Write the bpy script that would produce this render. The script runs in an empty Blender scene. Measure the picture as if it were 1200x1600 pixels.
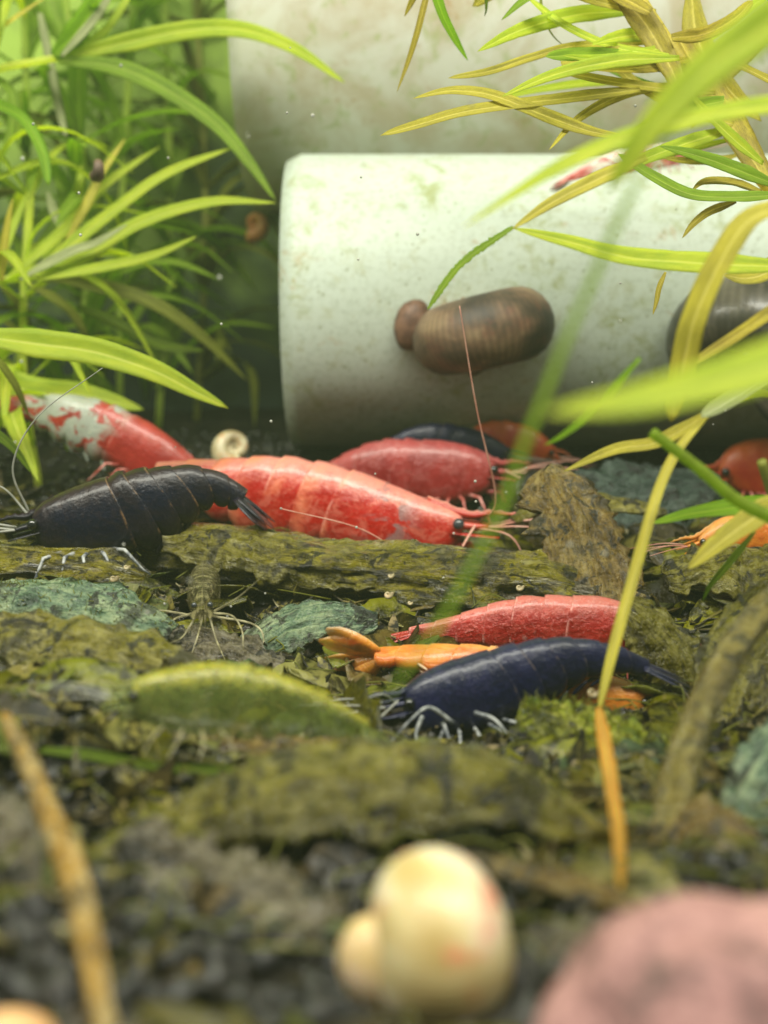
import bpy, math, random
from mathutils import Vector, Matrix, noise
random.seed(7)
R = random.Random(11)
SC = bpy.context.scene
COL = SC.collection
SC.unit_settings.system = 'METRIC'
SC.unit_settings.scale_length = 0.01            # one unit is one centimetre

# ------------------------------------------------------------------ camera
CAM_Z, PITCH, FPX = 2.9, math.radians(10.0), 1846.0     # FPX: focal length in pixels of the 1200 px wide photo
cd = bpy.data.cameras.new('camera')
cam = bpy.data.objects.new('camera', cd); COL.objects.link(cam)
cam.location = (0, 0, CAM_Z)
cam.rotation_euler = (math.radians(90) - PITCH, 0, 0)
cd.sensor_fit = 'HORIZONTAL'; cd.sensor_width = 36.0
cd.lens = 36.0 * FPX / 1200.0
cd.clip_start = 0.05; cd.clip_end = 300
cd.dof.use_dof = True
cd.dof.focus_distance = 9.4
cd.dof.aperture_fstop = cd.lens * 1e-3 / 0.145
SC.camera = cam

# ------------------------------------------------------------------ room light and tank lamp
w = bpy.data.worlds.new('World'); SC.world = w; w.use_nodes = True
bg = w.node_tree.nodes['Background']
bg.inputs[0].default_value = (0.92, 1.0, 0.86, 1); bg.inputs[1].default_value = 0.15
ld = bpy.data.lights.new('aquarium_lamp', 'AREA')
ld.shape = 'RECTANGLE'; ld.size = 34; ld.size_y = 4.5; ld.energy = 9800; ld.color = (1.0, 0.985, 0.84)
lamp = bpy.data.objects.new('aquarium_lamp', ld); COL.objects.link(lamp)
lamp.location = (-3, 0.4, 19.0); lamp.rotation_euler = (math.radians(29), 0, 0)
SC.view_settings.view_transform = 'Standard'; SC.view_settings.look = 'None'
SC.view_settings.gamma = 1.0; SC.view_settings.use_curve_mapping = False
SC.view_settings.exposure = 0.36
SC.cycles.max_bounces = 8; SC.cycles.transparent_max_bounces = 12
SC.cycles.use_denoising = True
SC.cycles.volume_bounces = 0

# ------------------------------------------------------------------ geometry helpers
cp, sp = math.cos(PITCH), math.sin(PITCH)
FW = Vector((0, cp, -sp)); UP = Vector((0, sp, cp)); RT = Vector((1, 0, 0)); CP = Vector((0, 0, CAM_Z))
def P(px, py, d):
    return CP + FW * d + RT * (d * (px - 600) / FPX) + UP * (d * (800 - py) / FPX)
def cm(px, d): return px * d / FPX
def smooth(a, b, x):
    t = max(0.0, min(1.0, (x - a) / (b - a))); return t * t * (3 - 2 * t)
def interp(tab, x):
    if x <= tab[0][0]: return tab[0][1]
    for (a, va), (b, vb) in zip(tab, tab[1:]):
        if x <= b:
            t = (x - a) / (b - a); return va + (vb - va) * t
    return tab[-1][1]
def nz(x, y=0.0, z=0.0, s=1.0): return noise.noise(Vector((x * s, y * s, z * s)))
def spline(pts, n):
    """Catmull-Rom through pts, n+1 samples"""
    p = [Vector(q) for q in pts]
    p = [p[0] * 2 - p[1]] + p + [p[-1] * 2 - p[-2]]
    m = len(p) - 3; out = []
    for i in range(n + 1):
        f = i / n * m; k = min(int(f), m - 1); t = f - k
        a, b, c, d = p[k], p[k + 1], p[k + 2], p[k + 3]
        out.append(0.5 * ((2 * b) + (c - a) * t + (2 * a - 5 * b + 4 * c - d) * t * t + (3 * b - a - 3 * c + d) * t ** 3))
    return out
def resample(path, n):
    L = [0.0]
    for a, b in zip(path, path[1:]): L.append(L[-1] + (b - a).length)
    out = []; k = 0
    for i in range(n + 1):
        s = L[-1] * i / n
        while k < len(L) - 2 and L[k + 1] < s: k += 1
        t = (s - L[k]) / max(1e-9, L[k + 1] - L[k])
        out.append(path[k].lerp(path[k + 1], t))
    return out, L[-1]
def tangents(path):
    n = len(path)
    return [(path[min(i + 1, n - 1)] - path[max(i - 1, 0)]).normalized() for i in range(n)]

class MB:
    def __init__(self): self.v = []; self.f = []; self.uv = []; self.fm = []
    def add(self, vs, fs, uvs=None, mi=0):
        o = len(self.v); self.v += [tuple(q) for q in vs]
        self.uv += (uvs if uvs else [(0.0, 0.0)] * len(vs))
        for f in fs: self.f.append(tuple(i + o for i in f)); self.fm.append(mi)
    def grid(self, rings, closed=True, cap=True, uvs=None, mi=0):
        n = len(rings); m = len(rings[0]); vs = [q for r in rings for q in r]; fs = []
        mm = m if closed else m - 1
        for i in range(n - 1):
            for j in range(mm):
                k = (j + 1) % m
                fs.append((i * m + j, i * m + k, (i + 1) * m + k, (i + 1) * m + j))
        if cap and closed:
            fs.append(tuple(range(m - 1, -1, -1))); fs.append(tuple((n - 1) * m + j for j in range(m)))
        self.add(vs, fs, [q for r in uvs for q in r] if uvs else None, mi)
    def tube(self, path, rad, seg=8, u0=0, u1=1, v=0.5, mi=0):
        T = tangents(path); n = len(path)
        nrm = T[0].orthogonal().normalized(); rings = []; uvs = []
        for i in range(n):
            nrm = (nrm - T[i] * nrm.dot(T[i])).normalized(); b = T[i].cross(nrm)
            r = rad(i / (n - 1)) if callable(rad) else rad
            rings.append([path[i] + (nrm * math.cos(a) + b * math.sin(a)) * r for a in [2 * math.pi * j / seg for j in range(seg)]])
            uvs.append([(u0 + (u1 - u0) * i / (n - 1), v)] * seg)
        self.grid(rings, uvs=uvs, mi=mi)
    def ball(self, c, rx, ry=None, rz=None, M=None, nu=12, nv=8, uv=(0, .5), mi=0, bump=0, seed=0):
        ry = ry or rx; rz = rz or rx; rings = []
        for i in range(nv + 1):
            a = math.pi * (0.02 + 0.96 * i / nv); r = []
            for j in range(nu):
                b = 2 * math.pi * j / nu
                q = Vector((math.sin(a) * math.cos(b), math.sin(a) * math.sin(b), math.cos(a)))
                k = 1 + bump * (nz(q.x + seed, q.y, q.z, 1.5) + .5 * nz(q.x + seed, q.y, q.z, 3.7))
                q = Vector((q.x * rx, q.y * ry, q.z * rz)) * k
                if M: q = M @ q
                r.append(Vector(c) + q)
            rings.append(r)
        self.grid(rings, uvs=[[uv] * nu] * (nv + 1), mi=mi)
    def build(self, name, mats, parent=None, smooth_=True, origin=None):
        me = bpy.data.meshes.new(name)
        o0 = Vector(origin) if origin is not None else Vector((0, 0, 0))
        me.from_pydata([(x - o0.x, y - o0.y, z - o0.z) for x, y, z in self.v], [], self.f)
        ul = me.uv_layers.new(name='UVMap')
        idx = [0] * len(me.loops); me.loops.foreach_get('vertex_index', idx)
        ul.data.foreach_set('uv', [c for i in idx for c in self.uv[i]])
        if not isinstance(mats, (list, tuple)): mats = [mats]
        for m in mats: me.materials.append(m)
        me.polygons.foreach_set('material_index', self.fm)
        me.polygons.foreach_set('use_smooth', [smooth_] * len(me.polygons))
        me.update()
        ob = bpy.data.objects.new(name, me); COL.objects.link(ob)
        if parent is not None:
            ob.parent = parent
            ob.location = o0 - parent.location if origin is not None else -parent.location
        elif origin is not None: ob.location = o0
        return ob

def tag(o, label=None, cat=None, group=None, kind=None):
    if label: o['label'] = label
    if cat: o['category'] = cat
    if group: o['group'] = group
    if kind: o['kind'] = kind
    return o
def empty(name, loc):
    e = bpy.data.objects.new(name, None); COL.objects.link(e); e.location = loc
    e.empty_display_size = 0.1
    return e

# ------------------------------------------------------------------ material helpers
def C(h, a=1.0):
    h = h.lstrip('#'); out = []
    for i in (0, 2, 4):
        c = int(h[i:i + 2], 16) / 255
        out.append(c / 12.92 if c <= 0.04045 else ((c + 0.055) / 1.055) ** 2.4)
    return (*out, a)
class NT:
    def __init__(self, name):
        self.m = bpy.data.materials.new(name); self.m.use_nodes = True
        self.t = self.m.node_tree; self.t.nodes.clear()
        self.out = self.t.nodes.new('ShaderNodeOutputMaterial')
    def put(self, sock, val):
        if isinstance(val, bpy.types.NodeSocket): self.t.links.new(val, sock)
        elif val is not None:
            if hasattr(sock.default_value, '__len__') and not hasattr(val, '__len__'): val = (val,) * len(sock.default_value)
            sock.default_value = val
    def n(self, typ, ins=None, **props):
        nd = self.t.nodes.new('ShaderNode' + typ)
        for k, v in props.items(): setattr(nd, k, v)
        for k, v in (ins or {}).items(): self.put(nd.inputs[k], v)
        return nd
    def math(self, op, a, b=0.0, c=None):
        nd = self.n('Math', {0: a, 1: b}, operation=op)
        if c is not None: self.put(nd.inputs[2], c)
        return nd.outputs[0]
    def mix(self, f, a, b, typ='MIX'):
        nd = self.n('Mix', None, data_type='RGBA', blend_type=typ)
        self.put(nd.inputs[0], f); self.put(nd.inputs[6], a); self.put(nd.inputs[7], b)
        return nd.outputs[2]
    def ss(self, x, a, b):
        nd = self.n('MapRange', {0: x, 1: a, 2: b}, interpolation_type='SMOOTHSTEP'); return nd.outputs[0]
    def noise(self, vec, scale, detail=4, rough=.6, dist=0.0):
        return self.n('TexNoise', {'Vector': vec, 'Scale': scale, 'Detail': detail, 'Roughness': rough, 'Distortion': dist}).outputs[0]
    def uv(self):
        nd = self.n('UVMap', uv_map='UVMap'); s = self.n('SeparateXYZ', {0: nd.outputs[0]})
        return nd.outputs[0], s.outputs[0], s.outputs[1]
    def obj(self): return self.n('TexCoord').outputs['Object']
    def vec(self, x, y, z=0.0): return self.n('CombineXYZ', {0: x, 1: y, 2: z}).outputs[0]
    def ramp(self, f, stops):
        nd = self.n('ValToRGB', {0: f}); r = nd.color_ramp
        while len(r.elements) < len(stops): r.elements.new(0.5)
        for e, (p, c) in zip(r.elements, stops): e.position = p; e.color = C(c) if isinstance(c, str) else c
        return nd.outputs[0]
    def bump(self, h, s=.3, dist=.02):
        return self.n('Bump', {'Height': h, 'Strength': s, 'Distance': dist}).outputs[0]
    def bsdf(self, color, rough=.5, bump=None, **ins):
        d = {'Base Color': color, 'Roughness': rough}
        if bump is not None: d['Normal'] = bump
        d.update({k.replace('_', ' '): v for k, v in ins.items()})
        return self.n('BsdfPrincipled', d).outputs[0]
    def mixsh(self, f, a, b):
        nd = self.n('MixShader', {0: f}); self.t.links.new(a, nd.inputs[1]); self.t.links.new(b, nd.inputs[2]); return nd.outputs[0]
    def done(self, sh, vol=None):
        if sh is not None: self.t.links.new(sh, self.out.inputs[0])
        if vol is not None: self.t.links.new(vol, self.out.inputs[1])
        return self.m

def leaf_mat(name, base, rib, dark, speck=0.0, trans=.66, speckc='#4a3a10'):
    """uv: u along in cm, v across -1..1"""
    t = NT(name); uv, u, v = t.uv()
    q = t.vec(t.math('MULTIPLY', u, 2.2), t.math('MULTIPLY', v, 2.6))
    n1 = t.noise(t.vec(t.math('MULTIPLY', u, 1.3), t.math('MULTIPLY', v, .8)), 2.0, 3)
    n2 = t.noise(q, 9.0, 5, .7)
    rnd = t.n('ObjectInfo').outputs['Random']
    c = t.mix(t.ss(n1, .35, .68), C(base), C(dark))
    c = t.mix(t.math('MULTIPLY', t.ss(rnd, .2, 1.0), .35), c, C(dark))
    # long veins
    wv = t.n('TexWave', {'Vector': t.vec(t.math('MULTIPLY', u, .12), v), 'Scale': 3.2, 'Distortion': 1.2, 'Detail': 2, 'Detail Scale': 2}, bands_direction='Y').outputs[1]
    c = t.mix(t.math('MULTIPLY', wv, .28), c, C(rib))
    av = t.math('ABSOLUTE', v)
    c = t.mix(t.math('MULTIPLY', t.ss(av, .14, .02), .55), c, C(rib))
    c = t.mix(t.math('MULTIPLY', t.ss(av, .86, .99), .45), c, C(dark))
    # cross cells
    cell = t.n('TexVoronoi', {'Vector': q, 'Scale': 26}).outputs[0]
    c = t.mix(t.math('MULTIPLY', t.ss(cell, .45, .1), .35), c, C(rib))
    c = t.mix(t.math('MULTIPLY', t.ss(n2, .55, .72), .35), c, C(dark))
    if speck > 0:
        c = t.mix(t.math('MULTIPLY', t.ss(n2, .62 - .22 * speck, .72), min(1, .55 + .4 * speck)), c, C(speckc))
    bmp = t.bump(t.math('ADD', t.math('MULTIPLY', wv, .5), n2), .35, .01)
    a = t.bsdf(c, .42, bmp, Specular_IOR_Level=.35)
    hs = t.n('HueSaturation', {'Saturation': 1.1, 'Value': 1.6, 'Color': c}).outputs[0]
    b = t.n('BsdfTranslucent', {'Color': hs, 'Normal': bmp}).outputs[0]
    return t.done(t.mixsh(trans, a, b))

def litter_mat(name, stops, scale=1.0, sx=1.0, trans=.0, bump=.6, rough=.6, spec=.3, fiber=False):
    t = NT(name); co = t.obj()
    m = t.n('Mapping', {'Vector': co, 'Scale': (sx, 1, 1)}).outputs[0]
    n1 = t.noise(m, 2.2 * scale, 6, .68, .6); n2 = t.noise(m, 9 * scale, 5, .7, .3); n3 = t.noise(m, 28 * scale, 3, .7)
    f = t.math('ADD', t.math('MULTIPLY', n1, .62), t.math('MULTIPLY', n2, .38))
    h = t.math('ADD', n2, t.math('MULTIPLY', n3, .6)); rg = rough
    if fiber:
        uv, u, v = t.uv()
        fb = t.noise(t.vec(t.math('MULTIPLY', u, 1.4), t.math('MULTIPLY', v, 5.0)), 1.6, 6, .7, 1.4)
        fb2 = t.noise(t.vec(t.math('MULTIPLY', u, 4.0), t.math('MULTIPLY', v, 20.0)), 1.6, 4, .7, .8)
        f = t.math('ADD', t.math('MULTIPLY', n1, .40), t.math('ADD', t.math('MULTIPLY', fb, .40), t.math('MULTIPLY', n2, .20)))
        h = t.math('ADD', t.math('MULTIPLY', fb, 1.0), t.math('ADD', t.math('MULTIPLY', fb2, .5), t.math('ADD', n2, t.math('MULTIPLY', n3, .6))))
        rg = t.math('ADD', t.math('MULTIPLY', t.ss(n2, .4, .65), .35), rough * .25)
    f = t.ss(f, .32, .61) if fiber else t.ss(f, .34, .70)
    c = t.ramp(f, stops)
    c = t.mix(t.math('MULTIPLY', t.ss(n3, .58, .72), .4), c, C(stops[-1][1]))
    c = t.mix(t.math('MULTIPLY', t.ss(n3, .44, .30), .6), c, C(stops[0][1]))
    if fiber:
        c = t.mix(t.math('MULTIPLY', t.ss(fb2, .50, .36), .45), c, C(stops[0][1]))
        n5 = t.noise(m, 4.6 * scale, 4, .6, 1.2)
        c = t.mix(t.math('MULTIPLY', t.ss(n5, .56, .62), .9), c, C('#0c0a06'))
        c = t.mix(t.math('MULTIPLY', t.ss(n5, .40, .34), .5), c, C(stops[-1][1]))
        c = t.mix(t.math('MULTIPLY', t.ss(n1, .52, .62), .85), c, C(stops[0][1]))
        c = t.mix(t.math('MULTIPLY', t.ss(fb2, .56, .68), .45), c, C(stops[-1][1]))
    if fiber: c = t.n('HueSaturation', {'Saturation': 1.18, 'Value': .56, 'Color': c}).outputs[0]
    bm = t.bump(h, bump, .05)
    sh = t.bsdf(c, rg, bm, Specular_IOR_Level=spec)
    if trans > 0:
        sh = t.mixsh(trans, sh, t.n('BsdfTranslucent', {'Color': c, 'Normal': bm}).outputs[0])
    return t.done(sh)

SEG0, SEGW = .38, .103
def shrimp_mat(name, c1, c2, dorsal, damt, edge, eamt, patch=None, patchc='#c9cfc8', ghost=0.0, rough=.33, sss=.25, speck=None, spa=0.0, band=None, spec=.5, bst=.5, coat=.35, mott=None):
    """uv: u 0 head .. 1 tail base, v 1 dorsal .. 0 ventral"""
    t = NT(name); uv, u, v = t.uv()
    q = t.vec(t.math('MULTIPLY', u, 5.0), t.math('MULTIPLY', v, 1.6), t.n('ObjectInfo').outputs['Random'])
    n1 = t.noise(q, 1.6, 4, .6, .4); n2 = t.noise(q, 7, 4, .65); n4 = t.noise(q, 2.4, 5, .6, .5); n3 = t.noise(t.obj(), 34, 3, .7)
    c = t.mix(t.ss(n1, .36, .64), C(c1), C(c2))
    dd = t.math('ADD', v, t.math('MULTIPLY', t.math('SUBTRACT', n2, .5), .5))
    c = t.mix(t.math('MULTIPLY', t.ss(dd, .70, .98), damt), c, C(dorsal))
    if mott: c = t.mix(t.math('MULTIPLY', t.ss(t.noise(q, 4.2, 6, .7, .8), .48, .60), mott[1]), c, C(mott[0]))
    fr = t.math('FRACT', t.math('DIVIDE', t.math('SUBTRACT', u, SEG0), SEGW))
    inab = t.math('MULTIPLY', t.ss(u, .36, .375), t.ss(u, 1.02, 1.0))
    if band:
        f2 = t.math('MULTIPLY', t.math('MULTIPLY', t.ss(fr, .35, .8), inab), t.ss(n1, .35, .6))
        c = t.mix(t.math('MULTIPLY', f2, .7), c, C(band))
    el = t.math('MULTIPLY', t.math('MULTIPLY', t.ss(fr, .90, .985), inab), t.ss(t.noise(q, 3.2, 4, .7), .46, .60))
    c = t.mix(t.math('MULTIPLY', el, eamt), c, C(edge))
    pm = None
    if patch:
        a, b, thr = patch
        pm = t.math('MULTIPLY', t.math('MULTIPLY', t.ss(u, a - .06, a + .06), t.ss(u, b + .06, b - .06)), t.ss(n4, thr - .03, thr + .04))
        c = t.mix(t.math('MULTIPLY', pm, .95), c, C(patchc))
    if speck:
        c = t.mix(t.math('MULTIPLY', t.ss(n3, .55, .66), spa), c, C(speck))
    bm = t.bump(t.math('ADD', n3, t.math('MULTIPLY', n2, 1.5)), bst, .016)
    sh = t.bsdf(c, rough, bm, Specular_IOR_Level=spec, Subsurface_Weight=sss, Subsurface_Radius=(.12, .06, .04), Subsurface_Scale=1.0, Coat_Weight=coat, Coat_Roughness=.16)
    tr = t.n('BsdfTransparent').outputs[0]
    g = t.math('MULTIPLY', t.ss(u, 1.14, 1.30), .55)           # clear rim of the tail fan
    if ghost > 0: g = t.math('MAXIMUM', g, t.math('MULTIPLY', t.math('ADD', t.math('MULTIPLY', t.ss(n2, .66, .4), .5), .5), ghost))
    return t.done(t.mixsh(g, sh, tr))

def plain_mat(name, col, rough=.5, col2=None, scale=6, spec=.4, sss=0, trans=0.0, bump=.15, coat=0):
    t = NT(name); co = t.obj()
    n1 = t.noise(co, scale, 4, .6)
    c = t.mix(t.ss(n1, .38, .64), C(col), C(col2 or col))
    sh = t.bsdf(c, rough, t.bump(t.noise(co, scale * 6, 3), bump, .01), Specular_IOR_Level=spec, Subsurface_Weight=sss, Subsurface_Radius=(.12, .07, .04), Coat_Weight=coat)
    if trans > 0: sh = t.mixsh(trans, sh, t.n('BsdfTransparent').outputs[0])
    return t.done(sh)

M = {}
M['lime'] = leaf_mat('leaf_lime', '#c8d038', '#f0f09c', '#a8bc2c')
M['green'] = leaf_mat('leaf_green', '#9cb82c', '#d0d878', '#7c9c22')
M['bright'] = leaf_mat('leaf_bright', '#92b81a', '#ccdc58', '#76a012')
M['deep'] = leaf_mat('leaf_deep', '#76921a', '#a8b844', '#4c660e')
M['olive'] = leaf_mat('leaf_olive', '#bcb02c', '#ece07c', '#8c7c14', .6, .5)
M['gold'] = leaf_mat('leaf_gold', '#c4bc36', '#f0e88e', '#9c941e', .5, .5)
M['yellow'] = leaf_mat('leaf_yellow', '#ccc440', '#f0e896', '#aaa22a', .15, .5)
M['pale'] = leaf_mat('leaf_pale', '#aab07c', '#e2e4c0', '#7f8a50', .2, .4)
M['dim'] = leaf_mat('leaf_dim', '#8c9430', '#b8b860', '#64701e', .3, .4)
M['teal'] = leaf_mat('leaf_teal', '#54705c', '#8aa58c', '#31493c', .4, .3, '#20301f')
M['amber'] = leaf_mat('leaf_amber', '#e4c656', '#f8ecac', '#d0a034', .2, .7)
M['ground'] = litter_mat('soil', [(0, '#0b0a08'), (.5, '#1e1a14'), (.8, '#37301f'), (1, '#4a4330')], 1.4, 1, 0, .9, .75)
M['grain'] = litter_mat('soil_granule', [(0, '#0c0c0d'), (.45, '#181615'), (.75, '#2e2a26'), (1, '#625d54')], .9, 1, 0, .8, .22, .9)
M['mulm'] = litter_mat('mulm_flake', [(0, '#1d180c'), (.4, '#4a4218'), (.75, '#7d7533'), (1, '#a8a468')], 1.2, 1, .25, .5, .6)
t = NT('mulm_flake'); uv, u, v = t.uv(); co = t.obj()
c = t.ramp(u, [(0, '#1a150b'), (.25, '#4a3c1a'), (.5, '#746a2a'), (.7, '#a09644'), (.85, '#86724a'), (1, '#c4bc90')])
c = t.mix(t.ss(t.noise(co, 9, 4, .7), .38, .58), c, C('#141008'))
M['mulm'] = t.done(t.mixsh(.25, t.bsdf(c, .5, t.bump(t.noise(co, 60, 3), .5, .01)), t.n('BsdfTranslucent', {'Color': c}).outputs[0]))
M['fuzz'] = leaf_mat('algae_fuzz', '#7d7f2c', '#b5b060', '#4d5418', .2, .4)
M['bark'] = litter_mat('mossy_bark', [(0, '#0e0c06'), (.28, '#3c3412'), (.5, '#7c7422'), (.74, '#aca244'), (.88, '#8a7c48'), (1, '#d4cc94')], 1.3, .5, 0, 1.0, .5, spec=.85, fiber=True)
M['leafbrown'] = litter_mat('dead_leaf_brown', [(0, '#20160a'), (.35, '#5c4820'), (.65, '#947a40'), (1, '#c4b078')], 1.0, 1, .2, .7, .6, spec=.85, fiber=True)
M['leafolive'] = litter_mat('dead_leaf_olive', [(0, '#221c08'), (.32, '#5c5418'), (.62, '#989034'), (1, '#d0c888')], .9, 1, .25, .8, .55, spec=.85, fiber=True)
M['leafgreen'] = litter_mat('dead_leaf_green', [(0, '#1e2414'), (.32, '#44584a'), (.62, '#7c987c'), (1, '#d4e4b8')], .9, 1, .2, .7, .5, spec=.85, fiber=True)
M['leafteal'] = litter_mat('dead_leaf_teal', [(0, '#1c2a26'), (.35, '#283c36'), (.65, '#465a50'), (1, '#84968a')], .9, 1, .15, .7, .5, spec=.85, fiber=True)
M['leafgrey'] = litter_mat('dead_leaf_grey', [(0, '#16120c'), (.35, '#544a38'), (.65, '#8c8268'), (1, '#c0b8a4')], .9, 1, .15, .8, .5, spec=.85, fiber=True)
M['leafmoss'] = litter_mat('mossy_leaf', [(0, '#22300c'), (.3, '#5c7c1c'), (.6, '#b4c040'), (1, '#f0ec90')], 1.1, 1, .25, .8, .5, spec=.85, fiber=True)
M['twig'] = litter_mat('tan_twig', [(0, '#6a5028'), (.4, '#c09450'), (.7, '#e4bc78'), (1, '#f4e4b8')], 1.3, 1, 0, .8, .6, spec=.85, fiber=True)
M['twigolive'] = litter_mat('olive_twig', [(0, '#2c260f'), (.4, '#6a5f24'), (.7, '#938448'), (1, '#b7ad72')], 1.3, 1, 0, .8, .6, spec=.85, fiber=True)
M['red'] = shrimp_mat('shrimp_red', '#a80c06', '#bc1a12', '#f0a898', .62, '#f0b0a0', .45, speck='#f0a090', spa=.16, band='#ec8c68', patch=(.15, .27, .5), patchc='#8c6c6c', rough=.26, sss=.2, mott=('#e8907a', .32))
M['redglossy'] = shrimp_mat('shrimp_deep_red', '#900e0c', '#ac201a', '#d88a80', .6, '#f0b8ae', .45, rough=.17, bst=.8, mott=('#c8584c', .3), speck='#e8a098', spa=.25)
M['reddim'] = shrimp_mat('shrimp_dusky_red', '#8a1c20', '#a22c2c', '#b86060', .5, '#c98078', .3, mott=('#b86a68', .4))
M['rili'] = shrimp_mat('shrimp_red_white', '#8e1e1a', '#ac342c', '#a84840', .5, '#d9b0a8', .3, patch=(.40, .86, .455), patchc='#a4aca2')
M['redwhite'] = shrimp_mat('shrimp_pink_white', '#b03a34', '#d98078', '#e8d8d0', .5, '#f0d8d0', .3, patch=(.2, .8, .48), patchc='#d8d4c8')
M['black'] = shrimp_mat('shrimp_blue_black', '#0b0d2e', '#12133a', '#1a1c34', .5, '#6a5a50', .55, sss=.0, speck='#20284a', spa=.5, rough=.28, spec=.36, bst=.4, band='#181a40', coat=.25, mott=('#262448', .45))
M['blackbrown'] = shrimp_mat('shrimp_brown_black', '#070a24', '#100c1c', '#2e1c1c', .75, '#8a6a4a', .6, sss=.0, speck='#2c242c', spa=.45, rough=.30, spec=.3, bst=.4, coat=.25, mott=('#241a22', .5), band='#1c1620')
M['orange'] = shrimp_mat('shrimp_orange', '#c9681a', '#d98828', '#e2a860', .5, '#f0d8b0', .25, speck='#e8b070', spa=.2, patch=(.5, .54, .3), patchc='#e8dcc0', sss=.35)
M['redorange'] = shrimp_mat('shrimp_red_orange', '#b8341a', '#c8561c', '#d87840', .5, '#e0a070', .3)
M['oliveshrimp'] = shrimp_mat('shrimp_olive_green', '#5c6a2c', '#74803e', '#b8b440', .95, '#c0bc58', .4, ghost=.62, speck='#b4b860', spa=.12, bst=.2)
M['ghost'] = shrimp_mat('shrimp_clear', '#7a7248', '#9a9068', '#b8b080', .5, '#d8d4bc', .3, ghost=.9, sss=.0)
M['eye'] = plain_mat('shrimp_eye', '#050507', .12, '#101014', 5, .7, coat=.5)
M['eyegrey'] = plain_mat('shrimp_eye_grey', '#2c3038', .2, '#3c4048', 5, .6, coat=.5)
M['antenna_red'] = plain_mat('antenna_red', '#c08070', .4, '#d8a898', 6, .4)
M['antenna_pale'] = plain_mat('antenna_pale', '#a8a8a0', .4, '#c8c8c0', 6, .4, trans=.35)
M['leg_grey'] = plain_mat('leg_grey_blue', '#4c5058', .35, '#a8aaa8', 12, .5)
M['leg_red'] = plain_mat('leg_red', '#a8443c', .4, '#d09088', 8, .4)
M['leg_clear'] = plain_mat('leg_clear', '#8a8260', .35, '#c8c098', 14, .5, trans=.45)
def shell_mat(name, cols, spots, spa, rough=.35, sss=.1, scale=1.6, ridge=.25, coat=.15):
    t = NT(name); uv, u, v = t.uv(); co = t.obj()
    n1 = t.noise(co, scale, 4, .55, .3); n2 = t.noise(co, scale * 3, 4, .6)
    c = t.ramp(t.ss(n1, .32, .68), cols)
    c = t.mix(t.math('MULTIPLY', t.ss(n2, .55, .68), spa), c, C(spots))
    wv = t.n('TexWave', {'Vector': t.vec(u, 0), 'Scale': 6.0, 'Distortion': .8, 'Detail': 2}, bands_direction='X').outputs[1]
    c = t.mix(t.math('MULTIPLY', wv, ridge), c, C(cols[0][1]))
    sh = t.bsdf(c, rough, t.bump(wv, .12, .01), Specular_IOR_Level=.5, Subsurface_Weight=sss, Subsurface_Radius=(.15, .09, .05), Coat_Weight=coat)
    return t.done(sh)
M['shellbrown'] = shell_mat('snail_shell_brown', [(0, '#38302a'), (.35, '#5a4a3c'), (.65, '#785e4a'), (1, '#967e62')], '#7e4e40', .4, rough=.55, ridge=.3, coat=0)
M['shelldark'] = shell_mat('snail_shell_grey', [(0, '#2c2a26'), (.5, '#4a463e'), (1, '#6c665a')], '#80776a', .4)
M['shellcream'] = shell_mat('snail_shell_cream', [(0, '#b49a60'), (.35, '#ccba88'), (.6, '#dccfb0'), (1, '#e6c0b2')], '#dc745c', .9, .42, .4, 1.5, .03, coat=.1)
M['shellpeach'] = shell_mat('snail_shell_peach', [(0, '#b0703c'), (.5, '#d09860'), (1, '#dcb080')], '#c87850', .5, .4, .4)
M['shellpale'] = shell_mat('snail_shell_pale', [(0, '#8a7a58'), (.5, '#b5a884'), (1, '#d0c8a8')], '#c08850', .6, .4, .3, 3)
M['snailred'] = plain_mat('snail_body_red', '#7a3a30', .4, '#96604e', 8, .5, .2)
M['snailbrown'] = plain_mat('snail_body_brown', '#5a4034', .5, '#7c5c4a', 8, .4, .1)
M['snailpink'] = plain_mat('snail_body_cream', '#ccb078', .5, '#dcc0a0', 8, .5, .4)

# pipe plastic with algae stains
t = NT('pipe_plastic'); co = t.obj()
n1 = t.noise(co, 1.1, 6, .65, .4); n2 = t.noise(co, 4.5, 6, .7, .5); n3 = t.noise(co, 15, 4, .7)
c = t.mix(t.ss(n3, .45, .75), C('#bec8bc'), C('#a8b2a2'))
c = t.mix(t.math('MULTIPLY', t.ss(n2, .51, .70), .55), c, C('#9ea078'))
c = t.mix(t.math('MULTIPLY', t.math('MULTIPLY', t.ss(n1, .52, .64), t.ss(n2, .42, .62)), .55), c, C('#8a9448'))
scr = t.noise(t.n('Mapping', {'Vector': co, 'Scale': (.6, 14, 14), 'Rotation': (0, .1, .2)}).outputs[0], 3.0, 3, .6)
c = t.mix(t.math('MULTIPLY', t.ss(scr, .62, .70), .3), c, C('#9aa096'))
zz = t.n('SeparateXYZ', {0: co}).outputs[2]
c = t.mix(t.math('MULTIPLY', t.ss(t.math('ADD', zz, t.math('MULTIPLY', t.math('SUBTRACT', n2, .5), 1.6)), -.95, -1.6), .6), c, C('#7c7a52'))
c = t.mix(t.math('MULTIPLY', t.ss(t.noise(co, 2.3, 5, .7, .8), .60, .72), .5), c, C('#a88a5a'))
c = t.mix(t.math('MULTIPLY', t.ss(t.n('TexVoronoi', {'Vector': co, 'Scale': 7}).outputs[0], .17, .06), .55), c, C('#767a48'))
sh = t.bsdf(c, .45, t.bump(n3, .2, .01), Specular_IOR_Level=.35, Subsurface_Weight=.12, Subsurface_Radius=(.1, .1, .09))
M['pipe'] = t.done(sh)
t = NT('pipe_plastic_tan'); co = t.obj()
n1 = t.noise(co, 1.0, 6, .65, .4); n2 = t.noise(co, 4.0, 6, .7, .5); n3 = t.noise(co, 15, 4, .7)
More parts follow.
